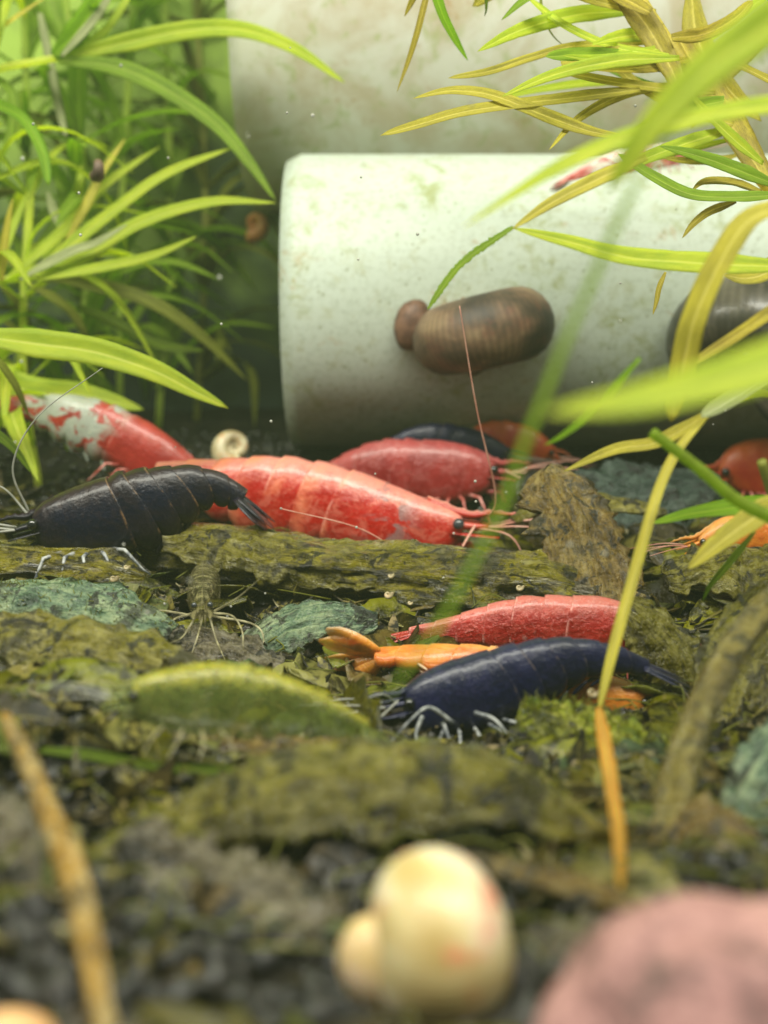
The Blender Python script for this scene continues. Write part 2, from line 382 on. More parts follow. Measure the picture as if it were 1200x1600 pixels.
c = t.mix(t.ss(n1, .4, .66), C('#c8c8bc'), C('#b4aa92'))
c = t.mix(t.math('MULTIPLY', t.ss(n2, .52, .66), .6), c, C('#9aa56a'))
c = t.mix(t.math('MULTIPLY', t.ss(t.noise(co, 2.0, 5, .7, .8), .58, .70), .55), c, C('#a07c4c'))
M['pipe2'] = t.done(t.bsdf(c, .5, t.bump(n3, .2, .01), Specular_IOR_Level=.3))
M['stonepink'] = litter_mat('pink_stone', [(0, '#4c3e3c'), (.3, '#946c6a'), (.7, '#b48884'), (1, '#ceaea8')], .9, 1, 0, .6, .6)
M['stonepale'] = litter_mat('pale_stone', [(0, '#8a8a60'), (.5, '#b8b68a'), (1, '#d4d0b0')], 1.5, 1, 0, .4, .5)
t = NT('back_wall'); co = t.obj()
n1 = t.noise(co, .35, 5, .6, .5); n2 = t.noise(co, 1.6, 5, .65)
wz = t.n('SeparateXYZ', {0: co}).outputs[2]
c = t.mix(t.ss(t.math('ADD', wz, t.math('MULTIPLY', t.math('SUBTRACT', n1, .5), 9.0)), 2.4, 6.5), C('#34463c'), C('#a8c850'))  # algae green higher up; the darker lower wall is shade painted into the colour
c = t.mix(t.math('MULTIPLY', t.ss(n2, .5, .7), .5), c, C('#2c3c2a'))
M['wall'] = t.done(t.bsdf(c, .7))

# ------------------------------------------------------------------ setting: soil, back wall
GT = [(1.5, .36), (3.8, .33), (5.6, .14), (7.6, .0), (9.2, .2), (10.8, .40), (12.6, .76), (14.2, 1.2), (19, 1.25)]
HUMPS = [(-2.0, 6.9, .55, .9, .9), (-2.6, 9.5, .25, 1.2, .8), (2.9, 9.9, .25, .7, .7), (1.5, 5.0, .12, .5, .4), (-1.2, 4.4, .18, .6, .5), (1.5, 8.3, -.16, .6, .4)]
def gz(x, y):
    z = sum(interp(GT, y + k) for k in (-.4, -.2, 0, .2, .4)) / 5
    for hx, hy, hh, sx, sy in HUMPS: z += hh * math.exp(-((x - hx) / sx) ** 2 - ((y - hy) / sy) ** 2)
    return z + .10 * nz(x, y, 0, 1.1) + .05 * nz(x, y, 3, 2.9) + .025 * nz(x, y, 7, 7.0)
b = MB(); nx, ny = 240, 190; vs = []; fs = []
for j in range(ny + 1):
    y = 1.4 + 17.3 * (j / ny)
    for i in range(nx + 1):
        x = -15 + 30 * i / nx; vs.append((x, y, gz(x, y)))
for j in range(ny):
    for i in range(nx):
        a = j * (nx + 1) + i; fs.append((a, a + 1, a + nx + 2, a + nx + 1))
b.add(vs, fs); tag(b.build('ground', M['ground']), kind='structure')
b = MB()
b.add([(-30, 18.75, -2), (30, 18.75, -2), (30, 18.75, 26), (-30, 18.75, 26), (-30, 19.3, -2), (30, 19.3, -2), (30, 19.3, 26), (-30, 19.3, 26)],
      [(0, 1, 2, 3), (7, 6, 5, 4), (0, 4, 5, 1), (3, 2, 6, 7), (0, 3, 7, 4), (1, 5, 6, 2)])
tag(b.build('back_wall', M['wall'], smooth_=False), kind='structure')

# soil granules
ph = (1 + 5 ** .5) / 2
ICO = [Vector(q).normalized() for q in ((-1, ph, 0), (1, ph, 0), (-1, -ph, 0), (1, -ph, 0), (0, -1, ph), (0, 1, ph), (0, -1, -ph), (0, 1, -ph), (ph, 0, -1), (ph, 0, 1), (-ph, 0, -1), (-ph, 0, 1))]
ICF = [(0, 11, 5), (0, 5, 1), (0, 1, 7), (0, 7, 10), (0, 10, 11), (1, 5, 9), (5, 11, 4), (11, 10, 2), (10, 7, 6), (7, 1, 8), (3, 9, 4), (3, 4, 2), (3, 2, 6), (3, 6, 8), (3, 8, 9), (4, 9, 5), (2, 4, 11), (6, 2, 10), (8, 6, 7), (9, 8, 1)]
b = MB()
for k in range(15000):
    y = 2.6 + 12.5 * R.random() ** 1.25; x = (R.random() * 2 - 1) * (1.2 + .44 * y)
    s = R.uniform(.025, .06) * (1.35 if R.random() < .15 else 1)
    z = gz(x, y) + s * R.uniform(-.1, .9)
    b.add([(x + q.x * s * R.uniform(.7, 1.25), y + q.y * s * R.uniform(.7, 1.25), z + q.z * s * R.uniform(.6, 1.1)) for q in ICO], ICF)
tag(b.build('soil_granules', M['grain'], smooth_=True), 'dark grains of aquarium soil covering the tank floor', 'soil', kind='stuff')

# ------------------------------------------------------------------ leaves
def lprof(t, kind='lance'):
    if kind == 'lance': return min(1, .38 + 2.4 * t) * max(0.0, 1 - t ** 3.2) ** .75 + .015
    if kind == 'strap': return min(1, .55 + 2.5 * t) * max(0.0, 1 - t ** 9) ** .6 + .02
    if kind == 'blunt': return min(1, .5 + 2 * t) * (1.0 if t < .93 else .72)
    if kind == 'spindle': return max(0.03, math.sin(math.pi * (0.05 + .9 * t)) ** .55)
    return 1.0
def ribbon(path, width, twist=0.0, fold=.22, prof='lance', thick=.07, serr=0.0, n=30, seed=0, twist1=None):
    """thin closed blade with midrib: uv u in cm along, v -1..1 across"""
    b = MB(); path, L = resample(path, n); T = tangents(path); rings = []; uvs = []
    us = (-1, -.6, -.15, 0, .15, .6, 1); tw1 = twist if twist1 is None else twist1
    for i in range(n + 1):
        t = i / n; p = path[i]; view = (p - CP).normalized()
        wd = T[i].cross(view).normalized(); nr = wd.cross(T[i]).normalized()
        if nr.dot(view) > 0: nr = -nr
        lift = -math.copysign(.5, wd.z) * min(1, abs(wd.z) * 1.5)
        a = lift + twist + (tw1 - twist) * t + .25 * nz(seed * 3.1 + t * 2.2)
        wd, nr = wd * math.cos(a) + nr * math.sin(a), nr * math.cos(a) - wd * math.sin(a)
        hw = .50 * width * lprof(t, prof)
        top = []; bot = []; ut = []; ub = []
        for u in us:
            e = 1.0 + (serr * (nz(seed + t * 40 + u * 5) + .6 * nz(seed * 2 + t * 95)) if abs(u) > .9 else 0)
            z = hw * (fold * (abs(u) ** 1.5) + .10 * nz(seed + t * 6, u * 1.3)) - (hw * .06 if abs(u) < .1 else 0)
            q = p + wd * (u * hw * e) + nr * z
            th = thick * hw * (1 - u * u) + hw * .012 + (.05 * hw if abs(u) < .1 else 0)
            top.append(q + nr * th * .5); bot.append(q - nr * th * .5)
            ut.append((t * L + seed * .37, u)); ub.append((t * L + seed * .37, u))
        rings.append(top + bot[::-1]); uvs.append(ut + ub[::-1])
    b.grid(rings, uvs=uvs); return b
LEAFN = [0]
def leaf(parent, pts, wpx, mat, prof='lance', twist=None, fold=.22, serr=0.02, n=30, label=None, twist1=None, name='leaf'):
    LEAFN[0] += 1; sd = LEAFN[0]
    path = spline([P(*q) for q in pts], 40)
    dm = sum(q[2] for q in pts) / len(pts)
    tw = R.uniform(-.35, .35) if twist is None else twist
    o = ribbon(path, cm(wpx, dm), tw, fold, prof, .07, serr, n, sd, twist1).build(name, M[mat], parent)
    if label: o['label'] = label
    return o
def stem(parent, pts, wpx, mat):
    path = spline([P(*q) for q in pts], 10 * len(pts)); dm = sum(q[2] for q in pts) / len(pts); r = cm(wpx, dm) / 2
    b = MB(); b.tube(path, lambda t: r * (1 - .3 * t) * (1 + .12 * nz(t * 30)), 10, 0, 4, 0.0)
    return b.build('stem', M[mat], parent)
def plant(label, base, group=None):
    p = P(*base); p.z = gz(p.x, p.y)
    return tag(empty('stem_plant', p), label, 'plant', group)

DS = 0.0
def L2(pts, d0, d1=None):
    d1 = d0 if d1 is None else d1; d0 += DS; d1 += DS; n = len(pts) - 1
    return [(x, y, d0 + (d1 - d0) * i / n) for i, (x, y) in enumerate(pts)]

# left plants -------------------------------------------------------
DS = 1.7
A = plant('lime green stem plant at upper left whose long leaves arch over to the pipe', (-250, 760, 11))
stem(A, L2([(-260, 830), (-200, 450), (-130, 220), (-60, 130), (0, 107), (75, 93), (98, 88)], 11.4), 15, 'lime')
leaf(A, L2([(88, 91), (200, 66), (300, 47), (380, 47), (460, 76), (540, 130)], 11.3, 11), 30, 'lime')
leaf(A, L2([(92, 95), (180, 105), (260, 140), (340, 196), (390, 255), (432, 315)], 11.3, 11.2), 30, 'green')
leaf(A, L2([(84, 88), (120, 50), (150, 5), (180, -60)], 11.3, 11), 38, 'bright')
leaf(A, L2([(96, 88), (138, 42), (165, 5), (190, -50)], 11.2, 11), 15, 'pale')
leaf(A, L2([(105, 85), (160, 52), (195, 5), (215, -50)], 11.3, 11.4), 15, 'lime')
leaf(A, L2([(-70, 95), (0, 45), (35, 20), (80, -10)], 11.2), 11, 'yellow')
leaf(A, L2([(-60, 128), (-10, 160), (35, 185), (65, 235), (76, 290)], 10.6, 10.4), 20, 'bright', 'strap')
leaf(A, L2([(62, 20), (76, 90), (88, 150), (103, 215)], 11.8), 15, 'pale', 'strap')
leaf(A, L2([(-20, 112), (20, 150), (10, 230), (-30, 300)], 11.5), 16, 'green')
B = plant('yellow green rosette plant at left with leaves fanning right below the brown speck', (-230, 800, 11))
stem(B, L2([(-240, 860), (-200, 660), (-110, 510), (-20, 446), (62, 432)], 11.2), 15, 'lime')
for pts, wd, mt, d0, d1 in [
    ([(50, 434), (130, 402), (220, 348), (330, 316), (432, 317)], 25, 'lime', 11.1, 10.8),
    ([(48, 432), (170, 336), (260, 272), (368, 229)], 23, 'lime', 11.2, 11.3),
    ([(58, 436), (180, 414), (250, 396), (308, 369)], 20, 'lime', 11.0, 10.7),
    ([(2, 444), (60, 396), (115, 345), (165, 288), (252, 228)], 20, 'lime', 11.3, 11.9),
    ([(60, 434), (120, 440), (230, 470), (310, 522), (388, 596)], 24, 'dim', 11.6, 12.6),
    ([(105, 375), (135, 320), (160, 270), (196, 216)], 15, 'yellow', 11.5, 11.7),
    ([(3, 440), (6, 390), (12, 350), (20, 310)], 14, 'yellow', 10.8, 10.6),
    ([(-10, 440), (15, 370), (35, 320), (52, 286)], 14, 'lime', 11.1, 11.4),
    ([(70, 430), (92, 380), (100, 320), (85, 270)], 22, 'green', 11.6, 12),
    ([(74, 300), (85, 335), (98, 360), (105, 400)], 15, 'pale', 11.6, 11.6),
    ([(40, 440), (90, 470), (120, 500), (150, 560)], 16, 'dim', 11.6, 12),
    ([(60, 432), (110, 352), (122, 300), (128, 255)], 26, 'lime', 11.6, 12),
    ([(30, 438), (70, 415), (115, 392), (150, 380), (200, 350)], 20, 'pale', 11.0, 10.8),
    ([(0, 446), (30, 480), (45, 530), (40, 600)], 18, 'dim', 11.6, 12.2)]:
    leaf(B, L2(pts, d0, d1), wd, mt)
DS = 0.9
Cc = plant('broad lime leaf plant at left edge above the red and white shrimp', (-210, 820, 9.6))
stem(Cc, L2([(-220, 900), (-190, 720), (-120, 570), (-60, 520)], 9.7), 16, 'green')
leaf(Cc, L2([(-60, 522), (60, 538), (150, 551), (240, 580), (300, 610), (357, 638)], 9.7, 10.2), 46, 'lime', fold=.3, twist=.25)
leaf(Cc, L2([(-70, 520), (-10, 560), (22, 600), (45, 650)], 9.9, 10.4), 18, 'dim')
leaf(Cc, L2([(-80, 640), (-20, 670), (20, 700), (50, 740)], 9.6, 9.8), 18, 'deep')
leaf(Cc, L2([(-100, 560), (40, 610), (130, 618), (225, 640)], 11.4, 12), 50, 'lime')
leaf(Cc, L2([(120, 480), (190, 510), (250, 540), (320, 548)], 12.4, 12.8), 28, 'deep')

DS = 0.0
# right plants ------------------------------------------------------
D = plant('olive gold stem plant at upper right whose algae dusted leaves cross the tan pipe', (1560, 860, 10.8))
stem(D, L2([(1600, 900), (1480, 640), (1330, 430), (1215, 310), (1130, 195), (1050, 75), (975, -40)], 10.6, 10.2), 26, 'olive')
for pts, wd, mt, pr, d0, d1 in [
    ([(1018, 66), (900, 72), (830, 90), (762, 112), (700, 122)], 13, 'gold', 'strap', 10.2, 10),
    ([(1022, 84), (985, 86), (935, 91), (876, 95)], 30, 'gold', 'blunt', 10.0, 9.8),
    ([(970, 214), (920, 205), (860, 184), (800, 160), (755, 146), (700, 142), (645, 154)], 24, 'gold', 'lance', 9.8, 9.6),
    ([(1000, 140), (900, 152), (800, 164), (720, 176), (650, 196), (594, 212)], 20, 'gold', 'strap', 9.9, 9.4),
    ([(1000, 128), (900, 132), (800, 150), (760, 175)], 16, 'lime', 'lance', 11, 11.5),
    ([(1215, 290), (1110, 250), (1030, 228)], 24, 'green', 'lance', 9.6, 9.4),
    ([(1215, 305), (1150, 308), (1080, 304), (1020, 276), (965, 240)], 20, 'green', 'strap', 9.4, 9.4),
    ([(1230, 140), (1160, 105), (1110, 82)], 18, 'gold', 'lance', 10, 9.8),
    ([(1150, 315), (1110, 330), (1085, 348), (1066, 372)], 14, 'olive', 'lance', 9.8, 9.8),
    ([(1190, 300), (1140, 285), (1100, 285), (1080, 300)], 20, 'olive', 'lance', 9.7, 9.6),
    ([(1250, 418), (1100, 412), (980, 402), (880, 376), (800, 356)], 38, 'lime', 'lance', 8.4, 8.2),
    ([(1010, 246), (930, 282), (860, 318), (800, 358)], 24, 'yellow', 'lance', 8.3, 8.2),
    ([(960, -20), (1010, 40), (1050, 110), (1075, 170)], 40, 'olive', 'lance', 10.1, 9.8),
    ([(1060, 60), (1120, 160), (1170, 240), (1200, 290)], 52, 'olive', 'spindle', 10.3, 10.0),
    ([(1080, -20), (1090, 60), (1130, 130), (1190, 190)], 40, 'gold', 'lance', 10.4, 10.4),
    ([(1230, -20), (1180, 60), (1120, 130), (1080, 200)], 36, 'olive', 'lance', 10.6, 10.4),
    ([(1250, 380), (1200, 425), (1165, 435), (1130, 430)], 40, 'gold', 'lance', 10.4, 10.4),
    ([(1040, 425), (1030, 450), (1026, 470), (1020, 492)], 9, 'olive', 'lance', 9.6, 9.6)]:
    leaf(D, L2(pts, d0, d1), wd, mt, pr, serr=.05)
leaf(D, L2([(802, 355), (770, 376), (735, 400), (705, 430), (668, 484)], 8.3, 8.4), 12, 'green', 'strap', serr=.5, n=60)
for k in range(26):
    f = R.uniform(.15, 1.0); sx = 1290 - 330 * f + R.uniform(-20, 20); sy = 395 - 440 * f
    ln = R.uniform(120, 300); an = R.uniform(2.3, 3.75) if R.random() < .75 else R.uniform(-.9, .9); bw = R.uniform(-.5, .6)
    pts = [(sx, sy)] + [(sx + ln * q * math.cos(an + bw * q), sy - ln * q * math.sin(an + bw * q) * .8) for q in (.35, .7, 1.0)]
    leaf(D, L2(pts, R.uniform(9.6, 10.9), R.uniform(9.2, 11.2)), R.uniform(15, 30), R.choice(['lime', 'yellow', 'gold', 'green', 'lime', 'olive']), R.choice(['lance', 'strap']), serr=.06)
stem(D, L2([(1000, -30), (900, -110), (760, -110), (672, -40)], 10.3), 9, 'olive')
for pts, wd, mt in [([(675, -40), (655, 40), (640, 90), (620, 145)], 11, 'olive'), ([(672, -40), (690, 20), (710, 60), (731, 95)], 18, 'bright'), ([(668, -40), (650, -10), (632, 26)], 12, 'olive'), ([(690, -50), (720, -20), (755, 5)], 14, 'gold'), ([(850, -110), (845, 0), (860, 50), (888, 78)], 5, 'dim'), ([(760, -110), (758, -40), (760, 10), (757, 26)], 9, 'deep')]:
    leaf(D, L2(pts, 10.3, 10.5), wd, mt, 'lance')
E = plant('near blurred lime plant at right edge with broad leaves close to the lens', (1900, 1500, 4.6))
stem(E, L2([(1900, 1600), (1720, 1100), (1560, 700), (1430, 400), (1350, 100)], 4.6, 4.3), 40, 'lime')
leaf(E, L2([(1440, 420), (1330, 520), (1200, 575), (1090, 606), (980, 630), (850, 645)], 4.3, 3.9), 92, 'lime', twist=.1)
leaf(E, L2([(1380, -120), (1240, 10), (1120, 100), (1020, 200), (950, 300)], 4.6, 5.2), 84, 'lime', twist=0)
leaf(E, L2([(1420, 150), (1200, 166), (1060, 192), (960, 222), (870, 264), (800, 306), (722, 356)], 6.4, 6.0), 36, 'lime', twist=.1)
leaf(E, L2([(1060, 210), (1000, 280), (960, 360), (930, 430), (890, 520), (850, 620), (818, 700), (790, 780), (740, 880), (690, 970), (600, 1095)], 4.3, 4.4), 15, 'green', 'strap', twist=.2, n=50)
F = plant('sharp yellow green plant at right with a long strand hanging over the shrimps', (1560, 1000, 7.8))
stem(F, L2([(1580, 1100), (1480, 900), (1340, 740), (1215, 620), (1115, 640)], 8.0, 7.9), 14, 'lime')
leaf(F, L2([(1112, 642), (1062, 700), (1032, 760), (1010, 830), (985, 920), (960, 1010), (935, 1112)], 7.9, 7.3), 19, 'yellow', 'strap', twist=.2, n=50)
leaf(F, L2([(1118, 640), (1030, 690), (960, 703), (880, 737)], 7.9, 8.4), 24, 'gold', 'lance')
leaf(F, L2([(1250, 560), (1200, 592), (1150, 622), (1095, 652)], 7.8, 7.8), 34, 'pale', 'strap')
leaf(F, L2([(1230, 320), (1170, 345), (1120, 420), (1085, 500), (1070, 560), (1048, 660)], 7.0, 7.4), 42, 'yellow', 'strap', twist=.1)
leaf(F, L2([(1260, 455), (1200, 492), (1140, 532), (1060, 580)], 7.6, 7.8), 24, 'olive', 'lance')
stem(F, L2([(1330, 860), (1215, 812), (1150, 780), (1090, 730), (1018, 675)], 7.2), 24, 'deep')
leaf(F, L2([(1260, 790), (1190, 790), (1100, 800), (1018, 818)], 7.9, 8.1), 38, 'bright', 'lance', twist=.2)
leaf(F, L2([(1240, 770), (1180, 808), (1125, 848), (1074, 890)], 7.6, 7.7), 42, 'yellow', 'lance', serr=.12, fold=.3)
leaf(F, L2([(1180, 830), (1140, 880), (1110, 915), (1098, 940)], 7.9, 8.3), 12, 'deep')
leaf(F, L2([(1000, 560), (930, 640), (880, 680), (850, 696)], 7.0, 7.4), 16, 'bright', 'lance')
leaf(F, L2([(935, 1105), (945, 1160), (955, 1230), (965, 1300), (968, 1390)], 7.25, 5.0), 24, 'amber', 'strap', twist=.5, serr=.2, twist1=-.9, label='amber decaying end of the hanging strand')

# background stem plants -------------------------------------------
def whorl_proto(mat, seed):
    rr = random.Random(seed); out = []
    for k in range(3):
        l = rr.uniform(1.5, 2.2)
        path = [Vector((0, 0, 0)), Vector((l * .35, 0, .28 + .1 * k)), Vector((l * .7, 0, .3)), Vector((l, 0, -.05 - .2 * k))]
        b = MB(); pth, L = resample(spline(path, 14), 14); rings = []; uvs = []
        for i, p in enumerate(pth):
            t_ = i / 14; hw = .11 * lprof(t_)
            sec = [(-1, .3), (-.5, .1), (0, 0), (.5, .1), (1, .3)]
            rings.append([p + Vector((0, u * hw, z * hw + .006)) for u, z in sec] + [p + Vector((0, u * hw, z * hw - .006)) for u, z in sec[::-1]])
            uvs.append([(t_ * L, u) for u, z in sec] + [(t_ * L, u) for u, z in sec[::-1]])
        b.grid(rings, uvs=uvs)
        me = bpy.data.meshes.new('leaf'); me.from_pydata(b.v, [], b.f); ul = me.uv_layers.new(name='UVMap')
        for i, lp in enumerate(me.loops): ul.data[i].uv = b.uv[lp.vertex_index]
        me.polygons.foreach_set('use_smooth', [True] * len(me.polygons)); me.materials.append(M[mat]); out.append(me)
    return out
PROT = {m: whorl_proto(m, 5) for m in ('green', 'dim', 'deep', 'lime')}
def bush(px, d, top, mat, lab, lean=0.0, sc=1.0):
    base = P(px, 750, d); base.z = gz(base.x, base.y)
    tp = P(px + lean, top, d); h = tp.z - base.z
    e = tag(empty('stem_plant', base), lab, 'plant', 'background stem plants')
    path = spline([base, base.lerp(tp, .4) + Vector((.25 * R.uniform(-1, 1), .2, 0)), tp], 24)
    b = MB(); b.tube(path, .05, 6, 0, 4, 0); b.build('stem', M[mat], e)
    nw = int(h / .85)
    for k in range(nw):
        f = (k + .8) / nw; p = path[min(24, int(f * 24))]
        for q in range(4):
            o = bpy.data.objects.new('leaf', R.choice(PROT[mat])); COL.objects.link(o); o.parent = e
            o.location = p - base; o.rotation_euler = (R.uniform(-.5, .5), R.uniform(-.9, .25), R.random() * 6.28)
            s = sc * R.uniform(.7, 1.1); o.scale = (s, s, s)
for px, d, top, mat, lab, ln in [
    (-120, 14.6, -150, 'dim', 'dim olive stem plant deep at the far left edge of the thicket', 0),
    (20, 15.2, -220, 'green', 'blurred green stem plant rising behind the arching lime leaves at left', 10),
    (110, 14.2, -120, 'green', 'blurred green stem plant behind the small brown speck', -20),
    (190, 15.8, -200, 'green', 'dim olive stem plant standing behind the yellow green rosette', 30),
    (250, 16.8, -220, 'green', 'dark green stem plant next to the tan pipe end, farthest back', 0),
    (60, 13.2, 260, 'lime', 'short pale lime stem plant low in the left thicket', -10),
    (-40, 12.8, 60, 'lime', 'pale lime stem plant cut by the left picture edge', 30),
    (310, 17.4, -240, 'dim', 'dim stem plant against the back wall beside the tan pipe', -20),
    (160, 16.8, 120, 'deep', 'dark green stem plant low against the back wall', 0)]:
    bush(px, d, top, mat, lab, ln, 1.0)
for px, d, top, mat, lab, ln in [(1330, 12.4, 480, 'deep', 'dark green stem plant behind the red orange shrimp at right', -60), (1230, 11.6, 720, 'dim', 'short dim plant behind the sharp bright green leaf at right', -40)]:
    bush(px, d, top, mat, lab, ln, .8)

# ------------------------------------------------------------------ pipes
def pipe(name, label, cpx, cpy, d, Rr, x0, x1, mat, th):
    c = P(cpx, cpy, d); o = Vector((x0, c.y, c.z)); b = MB(); prof = []
    nl = 60
    e = th * .25
    prof = [(x0 + th * .4, Rr - th), (x0 + e * .4, Rr - th), (x0, Rr - th + e), (x0, Rr - .07), (x0 + .13, Rr - .012), (x0 + .15, Rr)] + [(x0 + .15 + (x1 - x0 - .15 - e) * i / nl, Rr) for i in range(1, nl)] + [(x1 - e, Rr), (x1, Rr - e), (x1, Rr - th)]
    prof += [(x1 - (x1 - x0 - th * .5) * i / nl, Rr - th) for i in range(1, nl)]
    seg = 96; m = len(prof); vs = []; fs = []
    for j in range(seg):
        a = 2 * math.pi * j / seg
        for (x, r) in prof: vs.append((x, c.y + r * math.cos(a), c.z + r * math.sin(a)))
    for j in range(seg):
        k = (j + 1) % seg
        for i in range(m):
            l = (i + 1) % m; fs.append((j * m + i, k * m + i, k * m + l, j * m + l))
    b.add(vs, fs); ob = b.build(name, M[mat], origin=o)
    return tag(ob, label, 'pipe'), c
pp, PC1 = pipe('plastic_pipe', 'white plastic pipe with algae specks lying behind the shrimps, brown snail on it', 600, 475, 14.0, 1.70, (437 - 600) * 12.45 / FPX, 16.0, 'pipe', .22)
c2 = CP + FW * 15.4 + UP * 6.38
py2 = 800 - 6.38 / 15.4 * FPX
pp2, PC2 = pipe('plastic_pipe', 'larger tan stained plastic pipe above and behind the white pipe', 600, py2, 15.4, 2.40, -1.76, 18.0, 'pipe2', .2)

# ------------------------------------------------------------------ snails
def snail(name, label, cat, center, size, axis, face, mat, body, rz=.5, turns=2.6, group=None, foot=True, bodyscale=1.0, grow=.155, rc0=.60):
    """planispiral shell; axis: coil axis, face: direction in the coil plane where the aperture points"""
    axis = axis.normalized(); face = (face - axis * face.dot(axis)).normalized(); side = axis.cross(face)
    Rm = Matrix((face, side, axis)).transposed()
    e = tag(empty(name, center), label, cat, group); b = MB(); rings = []; uvs = []
    n = 84; seg = 20; phm = turns * 2 * math.pi; g = grow
    for i in range(n + 1):
        ph_ = phm * i / n; k = math.exp(g * (ph_ - phm)); a = ph_ - phm + .35
        rc = rc0 * k; rt = (1 - rc0) * k * (1.0 + (.10 * smooth(.97, 1, i / n))); rzz = rz * k * (1.0 + (.10 * smooth(.97, 1, i / n)))
        cpt = Vector((rc * math.cos(a), rc * math.sin(a), .06 * (1 - k))); ring = []
        rad = Vector((math.cos(a), math.sin(a), 0))
        for j in range(seg):
            t_ = 2 * math.pi * j / seg
            q = cpt + rad * (rt * math.cos(t_)) + Vector((0, 0, 1)) * (rzz * math.sin(t_))
            ring.append(Vector(center) + Rm @ (q * size))
        rings.append(ring); uvs.append([(ph_ * .5, j / seg) for j in range(seg)])
    b.grid(rings, uvs=uvs); b.build('shell', M[mat], e)
    if foot:
        b = MB(); hd = Vector(center) + Rm @ (Vector((.70 * math.cos(.35), .70 * math.sin(.35) + .10, 0)) * size)
        b.ball(hd, size * .30 * bodyscale, size * .42 * bodyscale, size * .34 * bodyscale, Rm, 18, 12, bump=.12, seed=size)
        hd2 = Vector(center) + Rm @ (Vector((.62, .55, 0)) * size)
        b.ball(hd2, size * .2 * bodyscale, size * .22 * bodyscale, size * .2 * bodyscale, Rm, 14, 10, bump=.1, seed=size + 3)
        for s in (-1, 1):
            q0 = hd2 + Rm @ (Vector((0.02, .1, s * .1)) * size * bodyscale); q1 = q0 + Rm @ (Vector((.1, .28, s * .16)) * size * bodyscale); q2 = q1 + Rm @ (Vector((.12, .2, s * .05)) * size * bodyscale)
            b.tube(spline([q0, q1, q2], 8), lambda t_: size * .035 * (1 - .7 * t_) + 1e-4, 6)
        b.build('foot', M[body], e)
    return e
# on the pipe: long axis in image from lower left to upper right
c = P(752, 520, 12.1)
ax = (UP * .95 - RT * .22 - FW * .12).normalized()
e = snail('ramshorn_snail', 'brown pill shaped snail crawling on the white pipe', 'snail', c, .79, ax, FW, 'shellbrown', 'snailred', .50, 2.2, foot=False, grow=.02, rc0=.52)
b = MB(); Mr = Matrix.Rotation(.2, 3, 'Y')
b.ball(P(645, 508, 12.3), .20, .16, .27, Mr, 22, 16, bump=.05, seed=2)
b.build('head', M['snailbrown'], e)
snail('ramshorn_snail', 'dark grey snail on the white pipe at the right picture edge', 'snail', P(1150, 545, 12.1), 1.0, FW * .55 + RT * .3 + UP * .75, RT * 1.0 - UP * .4, 'shelldark', 'snailred', .55, foot=False, grow=.09)
e = snail('ramshorn_snail', 'large cream snail with orange blotches in the blurred front', 'snail', P(678, 1458, 4.5), .405, RT * .96 + FW * .22 + UP * .12, -UP * .5 + FW * .85, 'shellcream', 'snailpink', .73, 2.2, foot=False, grow=.05, rc0=.30)
b = MB()
b.ball(P(592, 1508, 4.45), .15, .14, .20, Matrix.Rotation(-.3, 3, 'Y'), 22, 16, bump=.05)
b.build('foot', M['snailpink'], e)
snail('ramshorn_snail', 'small pale round snail with coil showing, left of the white pipe end', 'snail', P(366, 700, 12.9), .335, -FW * .95 + RT * .2 + UP * .15, -UP, 'shellpale', 'snailpink', .42, foot=False)
snail('ramshorn_snail', 'peach snail cut by the bottom left picture corner', 'snail', P(0, 1650, 4.0), .22, UP * .5 + FW * .7, RT, 'shellpeach', 'snailpink', .7, foot=False, rc0=.4)
snail('ramshorn_snail', 'tiny reddish brown snail among the leaves at upper left', 'snail', P(152, 262, 11.9), .14, RT * .9 + FW * .4, -UP, 'shellbrown', 'snailred', .5, foot=False)
snail('ramshorn_snail', 'dim reddish snail far behind the left end of the white pipe', 'snail', P(398, 350, 15.5), .26, RT * .3 + FW * .9, -UP, 'shellpeach', 'snailred', .5, foot=False)
# tiny snails on the litter
for (x, y, d, s, lab) in [(606, 929, 9.75, .052, 'largest of the tiny ring shaped snails on the mossy bark'), (610, 899, 9.95, .040, 'tiny pale snail just above the largest ring snail on the bark'), (811, 918, 9.6, .045, 'tiny snail at the right end of the mossy bark by the brown leaf'), (177, 904, 9.5, .050, 'tiny pale ring snail under the left black shrimp'), (197, 886, 9.7, .036, 'tiny snail beside the ring snail under the left black shrimp'), (640, 942, 9.6, .03, 'tiniest greenish snail on the bark edge above the red shrimp'), (925, 1082, 7.9, .06, 'tiny pale green snail where the hanging strand meets the mossy leaf')]:
    snail('tiny_snail', lab, 'snail', P(x, y, d), s, -FW + RT * R.uniform(-.3, .3) + UP * .3, RT, 'shellpale', 'snailpink', .42, 2.0, foot=False)

